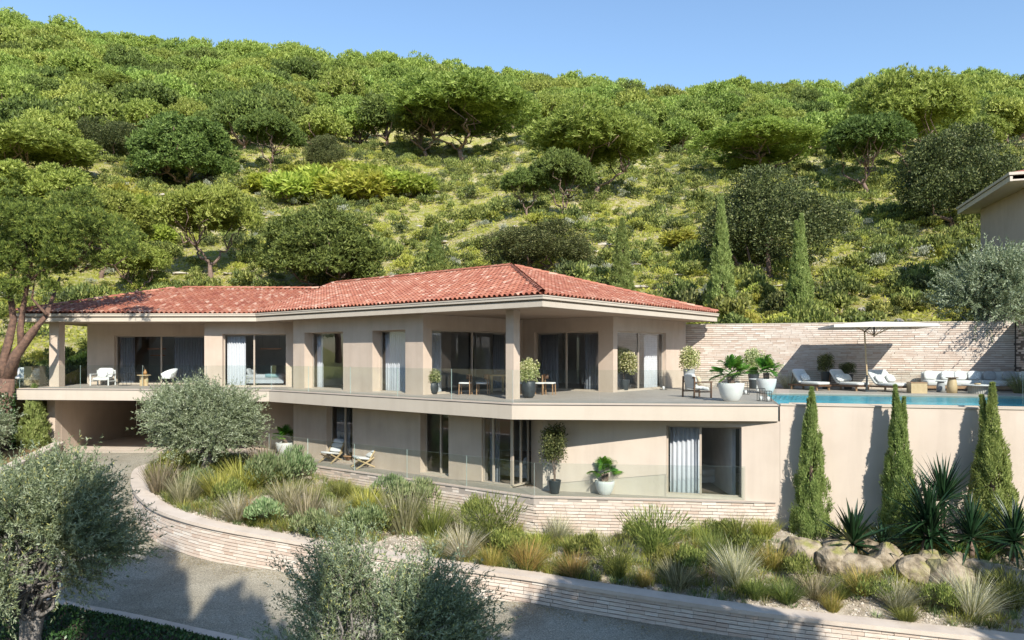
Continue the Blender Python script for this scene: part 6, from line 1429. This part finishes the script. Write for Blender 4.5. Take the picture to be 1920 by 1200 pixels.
def dchair(loc, rz, label):
    t = thing('dining_chair', label, 'chair', loc, rz, 'wooden dining chairs')
    for x in (-.2, .2): MB().bar((x, -.2, 0), (x * .95, -.19, .43), .035).build('leg', wood_m, t, world=False); MB().bar((x, .24, 0), (x * .9, .22, .80), .035).build('leg', wood_m, t, world=False)
    MB().cushion((0, 0, .46), (.46, .46, .07), .35).build('seat', fabric_w, t, True, world=False)
    vs = []; fs = []
    for i in range(9):
        a_ = R(-60 + 15 * i); 
        for z in (.62, .82): vs += [(.25 * math.sin(a_), -.02 + .26 * math.cos(a_), z), (.225 * math.sin(a_), -.02 + .235 * math.cos(a_), z)]
    for i in range(8): k = 4 * i; fs += [(k, k + 4, k + 6, k + 2), (k + 1, k + 3, k + 7, k + 5), (k + 2, k + 6, k + 7, k + 3), (k, k + 1, k + 5, k + 4)]
    mb = MB(); mb.add(vs, fs); mb.build('backrest', wood_d, t, True, world=False); return t
aa = math.atan2(-.63, .777)
for k, (px, lb) in enumerate([(1030, 'dining chair furthest right, its curved back to the window'), (1012, 'dining chair next to the rightmost one'), (984, 'dining chair seen through the shrub beside the column'), (872, 'dining chair seen dimly left of the column'), (905, 'dining chair just left of the terrace column')]):
    p = onz(px, 741, 0); p = Vector((gx(px, 28.6), 28.6, 0)); dchair(p, R(70) if k < 3 else R(-100), lb)
# beds seen through windows
def bed(loc, rz, label, blanket):
    t = thing('bed', label, 'bed', loc, rz); MB().box((-.85, -1.05, .12), (.85, 1.0, .32)).build('frame', white_paint, t, world=False); MB().cushion((0, -.02, .44), (1.66, 2.02, .26), .2).build('mattress', fabric_w, t, True, world=False)
    MB().box((-.9, 1.01, 0), (.9, 1.09, 1.05)).build('headboard', fabric_g, t, world=False)
    for x in (-.42, .42): MB().cushion((x, .75, .68), (.7, .2, .42), .6, rot=Matrix.Rotation(R(-25), 3, 'X')).build('pillow', fabric_w, t, True, world=False)
    MB().cushion((0, -.45, .50), (1.72, .75, .20), .2).build('blanket', blanket, t, True, world=False)
bed(Vector((gx(500, 37.6), 37.6, 0)), R(95), 'bed with a pale blue blanket in the upper left bedroom', teal_m)
bed(Vector((gx(975, 27.6), 27.6, ZL)), R(-128), 'white bed seen through the lower corner window', fabric_g)
bed(Vector((gx(1330, 26.4), 26.4, ZL)), R(100), 'white bed behind the wide lower window', fabric_g)
def pendant(px, Y, z, L_, label):
    t = thing('pendant_lamp', label, 'lamp', (gx(px, Y), Y, z)); MB().box((-L_ / 2, -.03, 0), (L_ / 2, .03, .05)).build('bar', copper_m, t, world=False)
    for x in (-L_ * .4, L_ * .4): MB().tube([(x, 0, .05), (x, 0, CE - z - .02)], .004, 4).build('cable', black_m, t, world=False)
pendant(294, 39.6, gz(655, 39.6), 1.0, 'upper copper bar lamp behind the wide left window'); pendant(296, 39.9, gz(667, 39.9), .8, 'lower copper bar lamp behind the wide left window'); pendant(508, 37.2, gz(655, 37.2), 1.1, 'copper bar lamp above the bed with the blue blanket')
# lounge chairs of the lower terrace
def low_chair(px, py, rz, label):
    t = thing('lounge_chair', label, 'lounge chair', onz(px, py, ZL), rz, 'folding lounge chairs on the lower terrace')
    for x in (-.33, .33):
        MB().bar((x, -.45, 0), (x, .32, .42), .035, .05).build('leg', wood_l, t, world=False); MB().bar((x * .93, .42, 0), (x * .93, -.38, .38), .035, .05).build('leg', wood_l, t, world=False)
        MB().bar((x, .10, .30), (x, .52, .95), .03, .05).build('backrest_post', wood_l, t, world=False)
    MB().cushion((0, -.10, .40), (.60, .64, .09), .3, rot=Matrix.Rotation(R(-10), 3, 'X')).build('seat_cushion', fabric_w, t, True, world=False)
    for k in range(3):
        y = .24 + .11 * k; z = .50 + .175 * k; MB().cushion((0, y, z), (.60, .11, .20), .5, rot=Matrix.Rotation(R(-32), 3, 'X')).build('back_cushion', fabric_w, t, True, world=False)
low_chair(622, 866, R(-28), 'left lounge chair of light wood with white cushion'); low_chair(682, 876, R(-58), 'right lounge chair of light wood, turned toward its neighbour')
drum = [(655, 866, .26, .28, 'wide low wooden stump table between the lounge chairs'), (669, 862, .19, .40, 'taller narrow stump table between the lounge chairs')]
for px, py, r_, h_, lb in drum:
    t = thing('stump_table', lb, 'side table', onz(px, py, ZL)); MB().lathe([(r_ * .6, 0), (r_ * .55, h_ * .5), (r_ * .9, h_ * .85)], 20).build('base', wood_d, t, True, world=False); MB().lathe([(0, h_ * .852), (r_, h_ * .852), (r_, h_), (0, h_)], 20).build('tabletop', wood_m, t, world=False)

# ------------------------------------------------------------------ upper house at the right
up = thing('upper_house', 'neighbouring beige house with a white eave at the right edge, higher up the slope', 'house', (27, 40, 4))
e0 = Vector((24.9, 36.0)); e1 = Vector((27.6, 44.6)); ed = (e1 - e0).normalized(); er = Vector((ed.y, -ed.x))
cor = [tuple(e0), tuple(e1), tuple(e1 + er * 12), tuple(e0 + er * 12)]
MB().prism([tuple(e0 + ed * .05 + er * .05), tuple(e1 - ed * .05 + er * .05), tuple(e1 - ed * .05 + er * 12), tuple(e0 + ed * .05 + er * 12)], 10.28, 10.36).build('soffit', fascia_m, up)
MB().band(cor, 0, .12, 10.26, 10.52).build('fascia', fascia_m, up)
MB().band(cor, -.06, .10, 10.56, 10.70, closed=True).build('gutter', fascia_m, up)
a, b_, c, d_ = [Vector(p) for p in cor]; rp = (a + b_) / 2 + er * 5
MB().add([(*a, 10.70), (*b_, 10.70), (*(rp + ed * .5), 12.1), (*(rp - ed * .5), 12.1), (*c, 10.7), (*d_, 10.7)], [(0, 3, 2, 1), (0, 5, 3), (1, 2, 4), (5, 4, 2, 3)]).build('roof', tile_m, up)
w0_ = e0 + er * 1.35 + ed * 1.2; w1_ = e1 + er * .9 - ed * 1.2
wall('wall', w1_, w0_, 3.0, 10.27, .3, parent=up, m=render_m); wall('wall', w0_, w0_ + er * 8, 3.0, 10.27, .3, parent=up, m=render_m)

# ------------------------------------------------------------------ trees outside the frame that throw the shade on the right foreground
SHD = pine_meshes(950, 3.6, 2.0, 4.2, 34, 3000, L=.4, W=.14, k=5)
for i, (x, y, z, s_, h_) in enumerate([(8.4, 3.6, -6.5, 1.0, 1.95), (18.6, 3.6, -6.3, 1.05, 1.95), (4.0, .4, -6.6, .8, 1.9), (25.5, 6.0, -6.2, 1.0, 1.9), (-2.9, -.2, -6.5, .34, 2.7), (.5, -3.0, -6.5, .40, 2.7)]):
    t = tree('pine_tree', *SHD, ['umbrella pine outside the picture, its shade falling on the right of the garden wall', 'tall umbrella pine outside the picture, its shade falling on the lower right corner', 'small pine outside the picture, its shade falling on the driveway', 'pine outside the picture beyond the lower right corner', 'slender pine outside the picture, its shade falling on the left of the driveway', 'slender pine behind the viewer, its shade falling on the near driveway'][i], 'pine', (x, y, z))
    t.scale = (s_, s_, h_); t.rotation_euler = (0, 0, i * 1.3)
